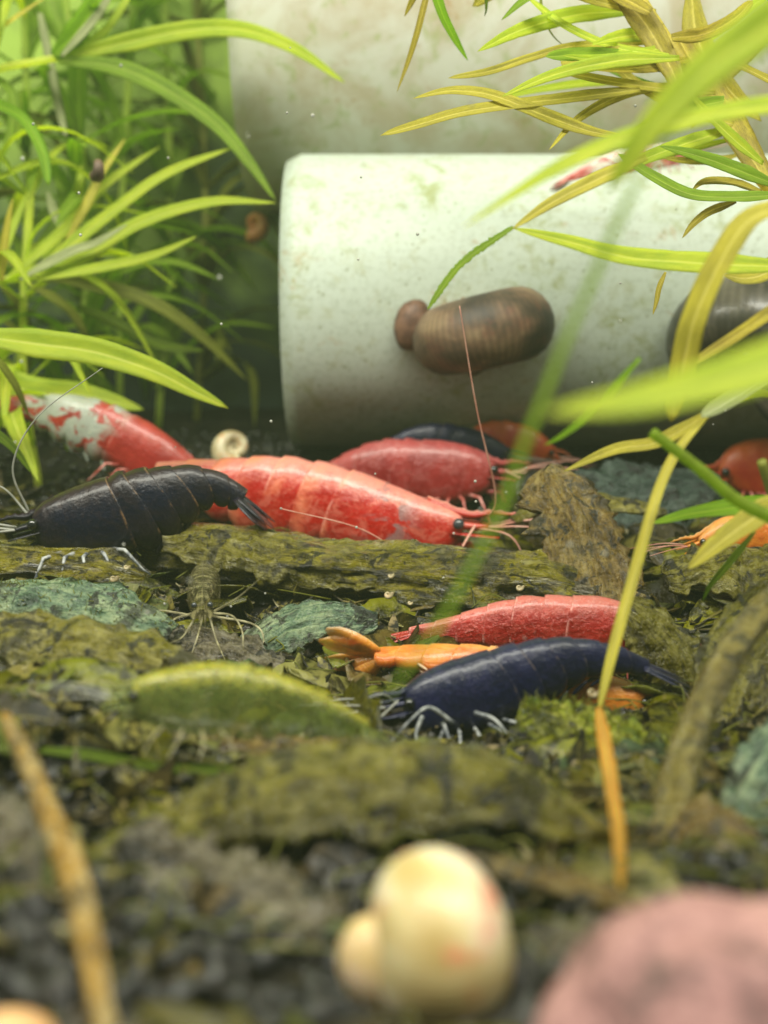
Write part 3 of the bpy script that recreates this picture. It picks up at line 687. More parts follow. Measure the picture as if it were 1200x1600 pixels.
# ------------------------------------------------------------------ shrimps
HP = [(0, .30), (.03, .46), (.07, .62), (.13, .80), (.22, .95), (.30, 1.0), (.38, .99), (.46, 1.0), (.55, .96), (.63, .86), (.71, .72), (.79, .56), (.87, .43), (.94, .33), (1, .24)]
def shrimp(name, label, pts, hpx, mat, legm='leg_red', antm='antenna_red', eyem='eye', roll=0.0, fan=1.0, fanspread=.5, wr=.33, ants=None, legs=True, rostrum=1.0, group='shrimps', hp=None, fandir=None, fanw=1.0, legspread=1.0, defants=True, legseed=0, xlegs=(), xr=4.2):
    rr = random.Random(len(label) * 7 + legseed)
    wp = [P(*q) for q in pts]; path, L = resample(spline(wp, 80), 150)
    dm = sum(q[2] for q in pts) / len(pts); H = cm(hpx, dm) * .5
    base = path[60].copy(); base.z -= H
    e = tag(empty(name, base), label, 'shrimp', group); b = MB(); T = tangents(path)
    T = [Vector(sum((T[max(0, min(150, i + k))] for k in range(-5, 6)), Vector())).normalized() for i in range(151)]
    def frame(s):
        f = max(0.0, min(1.0, s)) * 150; k = min(149, int(f)); q = path[k].lerp(path[k + 1], f - k); t_ = T[k].lerp(T[k + 1], f - k).normalized()
        up = Vector((0, 0, 1)); up = (up - t_ * up.dot(t_)).normalized(); sd = t_.cross(up)
        rl = roll * smooth(.40, .95, s)
        if rl: up, sd = up * math.cos(rl) + sd * math.sin(rl), sd * math.cos(rl) - up * math.sin(rl)
        return q, t_, up, sd
    bounds = [SEG0 + SEGW * k for k in range(7)]
    ss = sorted(set([round(i / 130, 4) for i in range(131)] + [v for bb in bounds if bb < 1 for v in (round(bb - .0006, 5), round(bb + .0006, 5))]))
    rings = []; uvs = []; m = 32
    for s in ss:
        q, t_, up, sd = frame(s); h = H * interp(hp or HP, s); mul = 1.0; low = 1.0
        if s >= SEG0:
            ql = ((s - SEG0) / SEGW) % 1.0
            mul = .935 + .085 * math.sin(ql * math.pi * .5) ; low = .88 + .24 * math.sin(math.pi * ql) ** .7
        else:
            low = 1.0 + .05 * math.sin(s / SEG0 * math.pi)
        wd = h * wr * 2 * (1.0 if s < .4 else 1.0 - .12 * (s - .4)); ring = []; uv = []
        for j in range(m):
            a = 2 * math.pi * j / m; cs, sn = math.cos(a), math.sin(a)
            x = wd * math.copysign(abs(cs) ** .85, cs) * mul
            z = h * sn * mul if sn > 0 else h * .98 * math.copysign(abs(sn) ** .8, sn) * low
            jit = 1 + .025 * nz(s * 14, a * 1.3, dm) + .012 * nz(s * 50, a * 4, dm)
            sh_ = smooth(.26, .40, s) * smooth(1.02, .85, s) * H * (.30 * (.5 - .5 * sn) + .10 * (1 - sn * sn))
            ring.append(q + sd * x * jit + up * z * jit + t_ * sh_); uv.append((s, .5 + .5 * sn))
        rings.append(ring); uvs.append(uv)
    b.grid(rings, uvs=uvs)
    # rostrum with teeth
    q, t_, up, sd = frame(0.0); fwd = -T[0]
    q1, _, u1, _ = frame(.11)
    r0 = q1 + u1 * H * .66; rl = L * .155 * rostrum
    rp = spline([r0, q + up * H * .36 + fwd * rl * .1, q + up * H * .40 + fwd * rl * .6, q + up * H * .36 + fwd * rl * 1.15], 20)
    rg = []; ru = []
    for i, p in enumerate(rp):
        k = i / 20; hh = H * .12 * (1 - k) ** .8 + H * .012; ww = H * .06 * (1 - k) + H * .01
        tooth = H * .035 * (i % 3 == 0) * (k > .1)
        rg.append([p + sd * ww, p + up * (hh + tooth), p - sd * ww, p - up * hh]); ru.append([(.0, .5), (.0, 1), (.0, .5), (0, .3)])
    b.grid(rg, uvs=ru)
    # antennal scales, peduncles, mouthparts
    for s in (-1, 1):
        o = q + sd * s * H * .22 - up * H * .02; tip = o + fwd * L * .12 + sd * s * H * .14 - up * H * .08
        pt = spline([o - fwd * H * .3, o.lerp(tip, .5) + sd * s * H * .08, tip], 10); rg = []; ru = []
        for i, p in enumerate(pt):
            k = i / 10; ww = H * .17 * math.sin(math.pi * min(.97, .2 + .72 * k)); rg.append([p + sd * ww, p + up * H * .025, p - sd * ww, p - up * H * .025]); ru.append([(.02, .5)] * 4)
        b.grid(rg, uvs=ru)
        b.tube(spline([q + sd * s * H * .16 + up * H * .14, q + sd * s * H * .16 + up * H * .12 + fwd * L * .05, q + sd * s * H * .17 + up * H * .10 + fwd * L * .085], 8), lambda k: H * .085 * (1 - .45 * k), 8, .02, .0, .6)
        for mm in range(2):
            o2 = q - up * H * (.3 + .18 * mm) + sd * s * H * .12
            b.tube(spline([o2 - fwd * H * .25, o2 + fwd * H * .18 - up * H * .05, o2 + fwd * H * .28 - up * H * .32], 8), lambda k: H * .075 * (1 - .6 * k), 6, .03, .03, .3)
        # eye stalk
        o3 = q + sd * s * H * .16 + up * H * .16 - fwd * H * .15
        b.tube([o3, o3 + sd * s * H * .16 + fwd * H * .10 + up * H * .03], H * .085, 8, .03, .02, .6)
    # swimmerets
    if legs:
        for k in range(5):
            qq, tt, uu, dd = frame(SEG0 + SEGW * (k + .45)); hh = H * interp(HP, SEG0 + SEGW * (k + .45))
            for s in (-1, 1):
                o = qq - uu * hh * .85 + dd * s * hh * .3; tp = o - uu * H * .36 - tt * H * (.22 + .05 * k)
                rg = []; ru = []
                for i in range(7):
                    kk = i / 6; p = o.lerp(tp, kk); ww = H * .11 * math.sin(math.pi * (.15 + .75 * kk)); rg.append([p + tt * ww, p + dd * H * .02, p - tt * ww, p - dd * H * .02]); ru.append([(.5, .1)] * 4)
                b.grid(rg, uvs=ru)
    # tail fan
    q, t_, up, sd = frame(1.0)
    if fandir is not None:
        t_ = fandir.normalized(); up = (up - t_ * up.dot(t_)).normalized(); sd = t_.cross(up)
    fl = L * .20 * fan; hT = H * .34 * fanw
    for k, (an, ln, wdm, off) in enumerate([(0, .92, .52, .05), (.55, 1.0, .75, 0), (-.55, 1.0, .75, 0), (1.0, .95, .8, -.05), (-1.0, .95, .8, -.05)]):
        dirv = (t_ * math.cos(an * fanspread) + sd * math.sin(an * fanspread) - up * .05 * abs(an)).normalized()
        lat = dirv.cross(up).normalized(); nn = lat.cross(dirv).normalized()
        o = q - t_ * H * .12 + sd * an * hT * .45 + up * off * H; rg = []; ru = []
        for i in range(13):
            kk = i / 12; p = o + dirv * fl * ln * kk - up * H * .10 * kk * kk
            ww = hT * wdm * (math.sin(math.pi * (.16 + .62 * kk)) * (1 - .9 * max(0, kk - .82) / .18 * .75)) * (1.0 if k else (1 - .55 * kk))
            th = H * (.085 * (1 - kk) + .012)
            rg.append([p + lat * ww, p + lat * ww * .5 + nn * th * .6, p + nn * th, p - lat * ww * .5 + nn * th * .6, p - lat * ww, p - nn * th * .4])
            ru.append([(1.02 + .30 * kk, .75)] * 6)
        b.grid(rg, uvs=ru)
    b.build('body', M[mat], e)
    # eyes
    q, _, up, sd = frame(0.0)
    for s in (-1, 1):
        bb = MB(); o = q + sd * s * H * .36 + up * H * .20 - fwd * H * .02
        bb.ball(o, H * .135, None, None, None, 16, 12); bb.build('eye', M[eyem], e)
    # antennae
    if ants is None: ants = []
    for a_ in ants:
        bb = MB(); pt = spline([P(*z) for z in a_], 30); r_ = cm(2.1, a_[0][2])
        bb.tube(pt, lambda k: r_ * (1 - .72 * k), 6); bb.build('antenna', M[antm], e)
    if defants:
        for s in (-1, 1):
            for kk, (ln, upk, out) in enumerate([(.34, .35, .25), (.28, .10, .5)]):
                o = q + sd * s * H * .17 + up * H * .1 + fwd * L * .08
                pt = spline([o, o + fwd * L * ln * .4 + up * H * upk * .6 + sd * s * H * out * .3, o + fwd * L * ln + up * H * upk * rr.uniform(.4, 1.4) + sd * s * H * out], 18)
                bb = MB(); bb.tube(pt, lambda k: H * .032 * (1 - .7 * k), 6); bb.build('antenna', M[antm], e)
    for a_ in xlegs:
        bb = MB(); pt = spline([P(*z) for z in a_], 16); r_ = cm(xr, a_[0][2])
        bb.tube(pt, lambda k: r_ * (1 - .6 * k), 7); bb.build('leg', M[legm], e)
    # walking legs
    if legs:
        for k in range(5):
            s0 = .13 + .05 * k
            qq, tt, uu, dd = frame(s0); hh = H * interp(HP, s0)
            for s in (-1, 1):
                o = qq - uu * hh * .72 + dd * s * hh * .42
                fwa = (1.2 - .55 * k) * rr.uniform(.75, 1.25)
                kn = o - tt * H * .34 * fwa + dd * s * H * .66 * legspread + uu * H * .04
                an = kn - tt * H * .30 * fwa + dd * s * H * .16 * legspread - uu * H * rr.uniform(.52, .74)
                ft = an - tt * H * .12 * fwa - uu * H * .14
                bb = MB(); pt = [o, o.lerp(kn, .5), kn, kn.lerp(an, .5), an, ft]
                bb.tube(pt, lambda k_: H * .062 * (1 - .66 * k_), 7); bb.build('leg', M[legm], e)
    return e

def sp(pts, d0, d1=None): return L2(pts, d0, d1)
# front black shrimp
fs_ = shrimp('shrimp', 'glossy blue black shrimp in front, facing left under the hanging yellow strand',
       sp([(634, 1104), (690, 1096), (755, 1078), (825, 1050), (890, 1030), (955, 1028), (1010, 1043)], 8.0, 8.3), 122, 'black', 'leg_grey', 'antenna_pale', 'eye', fan=1.15, fanspread=.32,
       hp=[(0, .45), (.02, .6), (.06, .78), (.12, .9), (.22, 1), (.34, .97), (.44, .90), (.56, .76), (.68, .58), (.8, .41), (.93, .28), (1, .22)],
       ants=[[(622, 1095, 7.9), (585, 1130, 7.7), (560, 1160, 7.6)], [(620, 1100, 8.0), (600, 1085, 7.8), (575, 1090, 7.7)]], legspread=1.15,
       xlegs=[[(708, 1130, 7.8), (672, 1106, 7.72), (645, 1122, 7.68), (608, 1162, 7.65)], [(742, 1114, 7.8), (772, 1124, 7.74), (796, 1152, 7.7), (812, 1172, 7.68)], [(692, 1128, 7.8), (700, 1150, 7.75), (708, 1172, 7.7)], [(660, 1120, 7.8), (650, 1145, 7.72), (655, 1168, 7.68)]])
shrimp('shrimp', 'brownish black shrimp at left, humped on the mossy bark with frayed tail',
       sp([(56, 828), (115, 818), (190, 803), (255, 778), (305, 760), (345, 764), (378, 782)], 10.2, 10.4), 128, 'blackbrown', 'leg_grey', 'antenna_pale', 'eye', fan=1.15, fanspread=.6, fanw=1.4,
       hp=[(0, .40), (.02, .52), (.06, .66), (.12, .76), (.22, .88), (.34, .98), (.46, 1.0), (.58, .86), (.70, .66), (.8, .46), (.9, .36), (1, .3)],
       ants=[[(45, 800, 10.2), (20, 730, 10.0), (60, 650, 9.8), (160, 575, 9.6)], [(45, 805, 10.2), (0, 760, 10.1), (-60, 762, 10)]])
shrimp('shrimp', 'large bright red shrimp in the centre facing right with pale bands',
       sp([(722, 828), (660, 826), (590, 812), (510, 790), (440, 777), (375, 765), (310, 752), (245, 745)], 11.2, 11.8), 132, 'red', 'leg_red', 'antenna_red', 'eyegrey', rostrum=1.05,
       hp=[(0, .32), (.03, .48), (.07, .60), (.13, .74), (.22, .86), (.32, .96), (.45, 1.0), (.55, 1.0), (.65, .92), (.75, .75), (.85, .55), (1, .36)],
       ants=[[(742, 822, 11.0), (700, 880, 10.6), (640, 870, 10.5), (560, 825, 10.4), (440, 795, 10.2)], [(745, 825, 11.1), (800, 840, 10.9), (830, 900, 10.7)], [(750, 815, 11.2), (775, 780, 11.0), (745, 640, 10.6), (718, 478, 10.3)]])
shrimp('shrimp', 'red and milky white shrimp at far left sloping down behind the black one',
       sp([(305, 745), (255, 722), (205, 695), (150, 668), (95, 648), (45, 636), (0, 632)], 12.2, 12.4), 90, 'rili', 'leg_red', 'antenna_red', fan=1.0)
shrimp('shrimp', 'dusky red shrimp behind the large red one, under the white pipe',
       sp([(775, 742), (715, 740), (650, 738), (590, 734), (535, 740), (485, 760)], 12.2, 12.6), 104, 'reddim', 'leg_red', 'antenna_red',
       ants=[[(790, 735, 12.1), (830, 760, 12), (850, 800, 11.8)]])
shrimp('shrimp', 'dark shrimp half hidden between the dusky red shrimp and the pipe',
       sp([(790, 712), (740, 698), (690, 688), (640, 688), (590, 705)], 12.7, 12.9), 56, 'black', 'leg_grey', 'antenna_pale', legs=False)
shrimp('shrimp', 'small red orange shrimp behind, right of the dark hidden one',
       sp([(860, 712), (815, 694), (770, 686), (730, 694), (700, 708)], 13.0, 13.1), 62, 'redorange', 'leg_red', 'antenna_red', legs=False)
shrimp('shrimp', 'glossy deep red shrimp just behind the front black shrimp, tail pointing left',
       sp([(1052, 1012), (1000, 992), (940, 978), (875, 975), (810, 975), (750, 980), (690, 987), (640, 991)], 9.0, 9.3), 92, 'redglossy', 'leg_red', 'antenna_red', fan=.8, fanspread=.22,
       ants=[[(1075, 1010, 8.9), (1110, 1040, 8.7), (1130, 1080, 8.5)]])
shrimp('shrimp', 'orange shrimp with spread tail fan, mostly behind the front black shrimp',
       sp([(1008, 1100), (945, 1094), (868, 1076), (785, 1048), (710, 1032), (645, 1026), (588, 1026)], 8.38, 8.7), 88, 'orange', 'leg_red', 'antenna_red', fan=1.15, fanspread=.62, roll=1.2, fanw=1.5,
       hp=[(0, .42), (.03, .62), (.08, .80), (.14, .92), (.22, 1.0), (.38, .95), (.55, .80), (.7, .62), (.85, .52), (1, .42)])
shrimp('shrimp', 'red orange shrimp blurred at the right picture edge above the bright green leaf',
       sp([(1125, 745), (1160, 735), (1210, 735), (1270, 750), (1330, 780)], 12.8, 13), 100, 'redorange', 'leg_red', 'antenna_red')
shrimp('shrimp', 'orange shrimp at the right picture edge below the bright green leaf',
       sp([(1092, 852), (1140, 842), (1200, 838), (1270, 845), (1330, 870)], 10.2, 10.4), 80, 'orange', 'leg_red', 'antenna_red')
shrimp('shrimp', 'olive green shrimp with yellow back stripe in the blurred left foreground',
       sp([(205, 1092), (265, 1092), (335, 1092), (405, 1096), (465, 1106), (525, 1124), (570, 1142)], 6.4, 6.7), 118, 'oliveshrimp', 'leg_clear', 'antenna_pale', fan=1.1, fanw=1.3, legs=False, xr=2.4,
       hp=[(0, .38), (.02, .52), (.06, .66), (.12, .78), (.22, .9), (.34, 1.0), (.46, .98), (.58, .86), (.70, .68), (.8, .52), (.9, .40), (1, .3)],
       xlegs=[[(255, 1135, 6.3), (240, 1150, 6.2), (222, 1180, 6.15)], [(285, 1140, 6.3), (278, 1158, 6.2), (262, 1186, 6.15)], [(315, 1142, 6.3), (318, 1162, 6.2), (310, 1190, 6.15)], [(345, 1142, 6.3), (360, 1160, 6.2), (368, 1188, 6.15)]])
shrimp('shrimp', 'clear ghostly shrimp facing the lens on the litter below the left black shrimp',
       [(316, 952, 9.0), (318, 930, 9.5), (320, 912, 10.0), (322, 900, 10.5), (326, 895, 11.0)], 62, 'ghost', 'leg_clear', 'leg_clear', 'eyegrey', wr=.4, legs=False, xr=2.2, defants=False,
       xlegs=[[(330, 958, 9.0), (362, 962, 8.9), (378, 985, 8.8), (380, 1012, 8.7)], [(302, 958, 9.0), (272, 968, 8.9), (258, 990, 8.8), (252, 1015, 8.7)], [(328, 962, 9.2), (395, 975, 9.1), (412, 1000, 9.0), (395, 1030, 8.9)], [(304, 962, 9.2), (240, 955, 9.1), (225, 985, 9.0), (218, 1010, 8.9)], [(316, 965, 9.0), (310, 990, 8.85), (300, 1020, 8.75)]],
       ants=[[(328, 965, 8.9), (338, 1000, 8.8), (352, 1032, 8.6)], [(305, 965, 8.9), (285, 995, 8.8), (265, 1005, 8.6)], [(335, 955, 8.9), (370, 935, 8.7), (405, 905, 8.5)], [(322, 955, 8.9), (318, 920, 8.7), (316, 880, 8.6)]])
shrimp('shrimp', 'small pink and white shrimp on top of the white pipe behind the leaves',
       sp([(1075, 238), (1030, 244), (980, 250), (930, 262), (885, 280)], 13.0, 12.7), 42, 'redwhite', 'leg_red', 'antenna_red')

# ------------------------------------------------------------------ litter, bark, stones
def sheet(name, label, pts, wpx, mat, cat='leaf', curl=.8, twist=0.0, prof='spindle', rag=.25, bumps=.16, th=.011, n=70, m=22, seed=1, veins=True):
    """dead leaf: a thick, curled, ragged sheet along a spine"""
    path, L = resample(spline([P(*q) for q in pts], 60), n); T = tangents(path); dm = sum(q[2] for q in pts) / len(pts)
    W = cm(wpx, dm) * .5; b = MB(); top = []; bot = []; vr = []
    tm = T[n // 2]; nm = (Vector((0, 0, 1)) - tm * tm.z).normalized(); wm = tm.cross(nm)
    if abs(wm.y) > .3: twist = abs(twist) * (1 if wm.y < 0 else -1)
    for i in range(n + 1):
        t_ = i / n; upv = Vector((0, 0, 1)); nr = (upv - T[i] * upv.dot(T[i])).normalized(); wd = T[i].cross(nr)
        ca, sa = math.cos(twist), math.sin(twist); nr, wd = nr * ca + wd * sa, wd * ca - nr * sa
        hw = W * lprof(t_, prof); row = []; rb = []
        for j in range(m + 1):
            u = -1 + 2 * j / m; e = 1 + (rag * (nz(seed + t_ * 9, 4 if u > 0 else 9) + .6 * nz(seed + t_ * 26, 2 if u > 0 else 7)) if abs(u) > .0 else 0) * abs(u) ** 2
            ang = u * curl * (1 + .3 * nz(seed + t_ * 3))
            x = hw * e * (math.sin(ang) / max(.2, curl)) ; z = hw * (math.cos(ang) - 1) / max(.2, curl)
            z += W * bumps * (nz(t_ * 4 + seed, u * 1.6, 1) + .5 * nz(t_ * 11, u * 4 + seed, 2) + .25 * nz(t_ * 27, u * 9, seed))
            if veins: z += W * .05 * math.exp(-(u / .06) ** 2) + W * .02 * math.sin((t_ * 46 + abs(u) * 6))
            q = path[i] + wd * x + nr * z
            row.append(q + nr * th); rb.append(q - nr * th)
        top.append(row); bot.append(rb)
        vr.append([(t_ * L + seed, (-1 + 2 * j / m) * W) for j in range(m + 1)])
    rings = [r + q[::-1] for r, q in zip(top, bot)]
    b.grid(rings, uvs=[q + q[::-1] for q in vr]); c0 = sum(path, Vector()) / len(path)
    return tag(b.build(name, M[mat], origin=c0), label, cat)
def log(name, label, pts, rpx, mat, cat, rough=.3, n=110, m=40, seed=2, flat=.8, prof=None):
    path, L = resample(spline([P(*q) for q in pts], 60), n); T = tangents(path); dm = sum(q[2] for q in pts) / len(pts)
    r0 = cm(rpx, dm); b = MB(); rings = []; lu = []
    for i in range(n + 1):
        t_ = i / n; up = Vector((0, 0, 1)); nr = (up - T[i] * up.dot(T[i])).normalized(); sd = T[i].cross(nr); ring = []
        pr = interp(prof, t_) if prof else min(1, .35 + 5 * min(t_, 1 - t_))
        for j in range(m):
            a = 2 * math.pi * j / m; ca, sa = math.cos(a), math.sin(a)
            k = 1 + rough * (nz(t_ * L * 1.1 + seed, ca * 1.6, sa * 1.6) * 1.2 + .6 * nz(t_ * L * 2.2, ca * 4 + seed, sa * 4) + .35 * nz(t_ * L * 6, ca * 9, sa * 9 + seed) + .2 * nz(t_ * L * 15, ca * 14, sa * 14 + seed))
            ring.append(path[i] + (sd * ca + nr * sa * flat) * (r0 * pr * k))
        rings.append(ring); lu.append([(t_ * L + seed, 2 * abs(math.pi - 2 * math.pi * j / m) * r0 * .5) for j in range(m)])
    b.grid(rings, uvs=lu); c0 = sum(path, Vector()) / len(path)
    return tag(b.build(name, M[mat], origin=c0), label, cat)

log('bark_piece', 'long mossy olive bark piece under the large red shrimp', L2([(215, 868), (330, 868), (450, 880), (580, 893), (720, 905), (850, 918), (965, 940)], 10.6, 9.9), 62, 'bark', 'bark', .33, 130, 44, 3, .75)
log('bark_piece', 'dark soil crusted bark piece at the left edge under the black shrimp', L2([(-140, 880), (-20, 878), (60, 880), (140, 890), (230, 905)], 10.3, 10.0), 48, 'bark', 'bark', .35, 90, 40, 8, .7)
sheet('dead_leaf', 'blue green dead leaf lying at the left edge below the bark', L2([(-120, 930), (-20, 925), (80, 930), (180, 945), (270, 985)], 9.0, 8.7), 120, 'leafgreen', curl=.7, twist=-.5, seed=4)
sheet('dead_leaf', 'brown translucent dead leaf standing upright right of the large red shrimp', L2([(950, 965), (935, 900), (912, 830), (885, 770), (858, 728)], 9.6, 10.4), 150, 'leafbrown', curl=.6, twist=.15, rag=.45, prof='strap', seed=9)
sheet('dead_leaf', 'thin pale dead leaf arching behind the upright brown leaf', L2([(800, 810), (850, 778), (920, 772), (980, 782), (1040, 800)], 11.0, 11.2), 70, 'leafolive', curl=1.1, seed=12)
sheet('dead_leaf', 'dark teal leaf lying flat behind the hanging strand', L2([(840, 790), (940, 775), (1040, 765), (1130, 755)], 11.8, 12.2), 150, 'leafteal', curl=.6, twist=-.8, seed=15)
sheet('dead_leaf', 'long curled olive dead leaf arching across the blurred foreground', L2([(140, 1350), (250, 1275), (380, 1222), (520, 1192), (660, 1186), (800, 1210), (900, 1262), (985, 1330)], 5.7, 5.9), 240, 'leafolive', curl=1.3, twist=-.35, rag=.35, bumps=.22, seed=21)
sheet('dead_leaf', 'ragged brown leaf hanging below the left end of the long curled leaf', L2([(200, 1300), (260, 1360), (330, 1400), (420, 1420), (520, 1440)], 5.3, 5.0), 190, 'leafgrey', curl=.8, twist=-.8, rag=.5, bumps=.3, seed=25)
sheet('dead_leaf', 'thin brown leaf edge curving behind the cream snail', L2([(720, 1335), (800, 1350), (880, 1370), (960, 1400), (1040, 1430)], 5.2, 5.0), 60, 'leafbrown', curl=1.0, twist=-.3, seed=31)
sheet('mossy_leaf', 'bright yellow green mossy leaf under the tail of the front black shrimp', L2([(812, 1108), (880, 1130), (950, 1150), (1010, 1175), (1060, 1215)], 7.5, 7.2), 130, 'leafmoss', curl=.9, twist=-.75, rag=.35, seed=35)
sheet('dead_leaf', 'olive leaf between the front black shrimp tail and the dark grains', L2([(978, 945), (1020, 985), (1060, 1040), (1080, 1110), (1070, 1180)], 8.8, 8.6), 120, 'leafolive', curl=.7, twist=-.9, seed=39)
sheet('dead_leaf', 'dark green leaf piece beside the orange tail fan', L2([(360, 1030), (430, 985), (500, 965), (590, 968)], 9.2, 9.3), 90, 'leafgreen', curl=.6, twist=-.7, seed=43)
sheet('dead_leaf', 'dark olive leaf mass at the right edge behind the olive twig', L2([(1120, 1180), (1160, 1080), (1200, 990), (1260, 900)], 7.8, 8.4), 170, 'leafolive', curl=.8, twist=-.8, seed=47)
sheet('dead_leaf', 'green grey leaf low at the right edge in front of the olive twig', L2([(1120, 1330), (1180, 1250), (1240, 1160), (1300, 1080)], 6.2, 6.4), 130, 'leafgreen', curl=.8, twist=-.7, seed=51)
log('twig', 'tan knobbly twig leaning in the blurred lower left', L2([(8, 1118), (45, 1200), (85, 1290), (115, 1380), (140, 1480), (165, 1620), (190, 1770)], 5.8, 3.7), 20, 'twig', 'twig', .45, 90, 18, 5, 1.0, [(0, .6), (.1, 1), (.9, 1), (1, .7)])
log('twig', 'olive brown twig leaning in from the right edge', L2([(1215, 930), (1160, 1000), (1105, 1090), (1068, 1190), (1040, 1300)], 7.2, 6.0), 24, 'twigolive', 'twig', .35, 90, 18, 6, 1.0, [(0, 1), (.9, 1), (1, .5)])
for lab, pts, d0, d1, wd, mt, cu, tw, sd in [
    ('grey brown leaf sliding down at the far left front behind the tan twig', [(-60, 1240), (10, 1290), (40, 1370), (60, 1460)], 5.6, 5.0, 140, 'leafgrey', .8, -.7, 61),
    ('torn grey leaf in the blurred front, left of the cream snail', [(300, 1560), (380, 1500), (460, 1450), (540, 1420)], 4.7, 5.0, 150, 'leafgrey', .9, -.7, 63),
    ('dark brown leaf scrap at the bottom between tan twig and peach snail', [(120, 1620), (200, 1570), (280, 1540), (360, 1560)], 4.4, 4.5, 110, 'leafbrown', .9, -.6, 65),
    ('grey leaf scrap between the cream snail and the pink stone', [(790, 1560), (850, 1500), (920, 1470), (1000, 1480)], 4.6, 4.8, 130, 'leafgrey', .9, -.6, 67),
    ('fuzzy gold edged leaf mound at left, in front of the blue green leaf', [(-80, 1000), (30, 985), (140, 995), (240, 1020), (330, 1060)], 8.0, 7.7, 120, 'leafolive', .9, -.6, 69),
    ('dark olive leaf lying under the olive green shrimp', [(120, 1150), (250, 1165), (380, 1170), (500, 1180), (620, 1175)], 6.9, 7.1, 130, 'leafbrown', .7, -.5, 71),
    ('yellow olive torn leaf draped over the left half of the long bark', [(255, 850), (340, 846), (430, 862), (520, 880), (590, 905)], 10.15, 10.0, 110, 'leafolive', 1.2, -.75, 73),
    ('olive leaf draped over the right half of the long bark', [(560, 880), (650, 888), (740, 893), (830, 905), (930, 930)], 10.1, 9.7, 100, 'leafgrey', 1.2, -.8, 75),
    ('brown leaf wedged behind the head of the orange shrimp', [(985, 1075), (1030, 1080), (1080, 1100), (1130, 1150)], 9.0, 8.8, 110, 'leafbrown', .8, -.8, 77),
    ('small olive leaf under the clear ghostly shrimp', [(230, 1000), (300, 1005), (370, 1015), (440, 1040)], 8.9, 8.7, 90, 'leafgrey', .8, -.6, 79),
    ('dark leaf low at right beside the amber strand end', [(1000, 1330), (1060, 1290), (1120, 1290), (1200, 1330)], 6.0, 5.8, 120, 'leafbrown', .8, -.6, 81),
    ('olive leaf under the orange shrimp at the right edge', [(1040, 900), (1110, 880), (1190, 880), (1280, 900)], 9.6, 9.9, 110, 'leafolive', .8, -.7, 83)]:
    sheet('dead_leaf', lab, L2(pts, d0, d1), wd, mt, curl=cu, twist=tw, rag=.45, bumps=.28, seed=sd)
g = tag(empty('grass_blade', P(60, 1172, 6.4)), 'bright green blade lying over the dark soil at left', 'leaf')
leaf(g, L2([(60, 1172), (150, 1182), (250, 1200), (350, 1204), (450, 1215)], 6.4, 6.6), 20, 'deep', 'strap', name='blade')

def stone(name, label, c, rx, ry, rz, mat, seed):
    b = MB(); b.ball(c, rx, ry, rz, None, 48, 32, bump=.14, seed=seed); return tag(b.build(name, M[mat], origin=c), label, 'stone')
stone('stone', 'large mauve pink stone blurred in the lower right corner', P(1160, 1622, 3.8), .64, .42, .44, 'stonepink', 3.3)
stone('stone', 'pale yellowish stone tucked under the white pipe', P(735, 690, 13.4), .55, .3, .26, 'stonepale', 6.1)
stone('stone', 'small dark grey stone under the upright brown leaf', P(845, 770, 11.6), .28, .25, .22, 'grain', 8.8)

# ------------------------------------------------------------------ packed leaf litter
t = NT('leaf_litter'); uv, u, v = t.uv(); co = t.obj()
c = t.ramp(u, [(0, '#2c2410'), (.18, '#5c5020'), (.34, '#7c7a28'), (.52, '#a8a63e'), (.66, '#8c9c54'), (.8, '#94804c'), (.92, '#c4c078'), (1, '#587860')])
n1 = t.noise(co, 5, 5, .65, .5); n2 = t.noise(co, 24, 4, .7)
c = t.mix(t.math('MULTIPLY', t.ss(n1, .42, .6), .9), c, C('#16120a'))
c = t.mix(t.math('MULTIPLY', t.ss(n2, .56, .70), .5), c, C('#c4bc80'))
av = t.math('ABSOLUTE', v)
c = t.mix(t.math('MULTIPLY', t.ss(av, .10, .02), .6), c, C('#b0a468'))
c = t.n('HueSaturation', {'Saturation': 1.12, 'Value': .68, 'Color': c}).outputs[0]
bm = t.bump(t.math('ADD', n1, t.math('MULTIPLY', n2, .7)), .8, .03)
M['litter'] = t.done(t.mixsh(.42, t.bsdf(c, .2, bm, Specular_IOR_Level=.8), t.n('BsdfTranslucent', {'Color': c, 'Normal': bm}).outputs[0]))
b = MB(); rl_ = random.Random(77); NU, NV = 12, 6
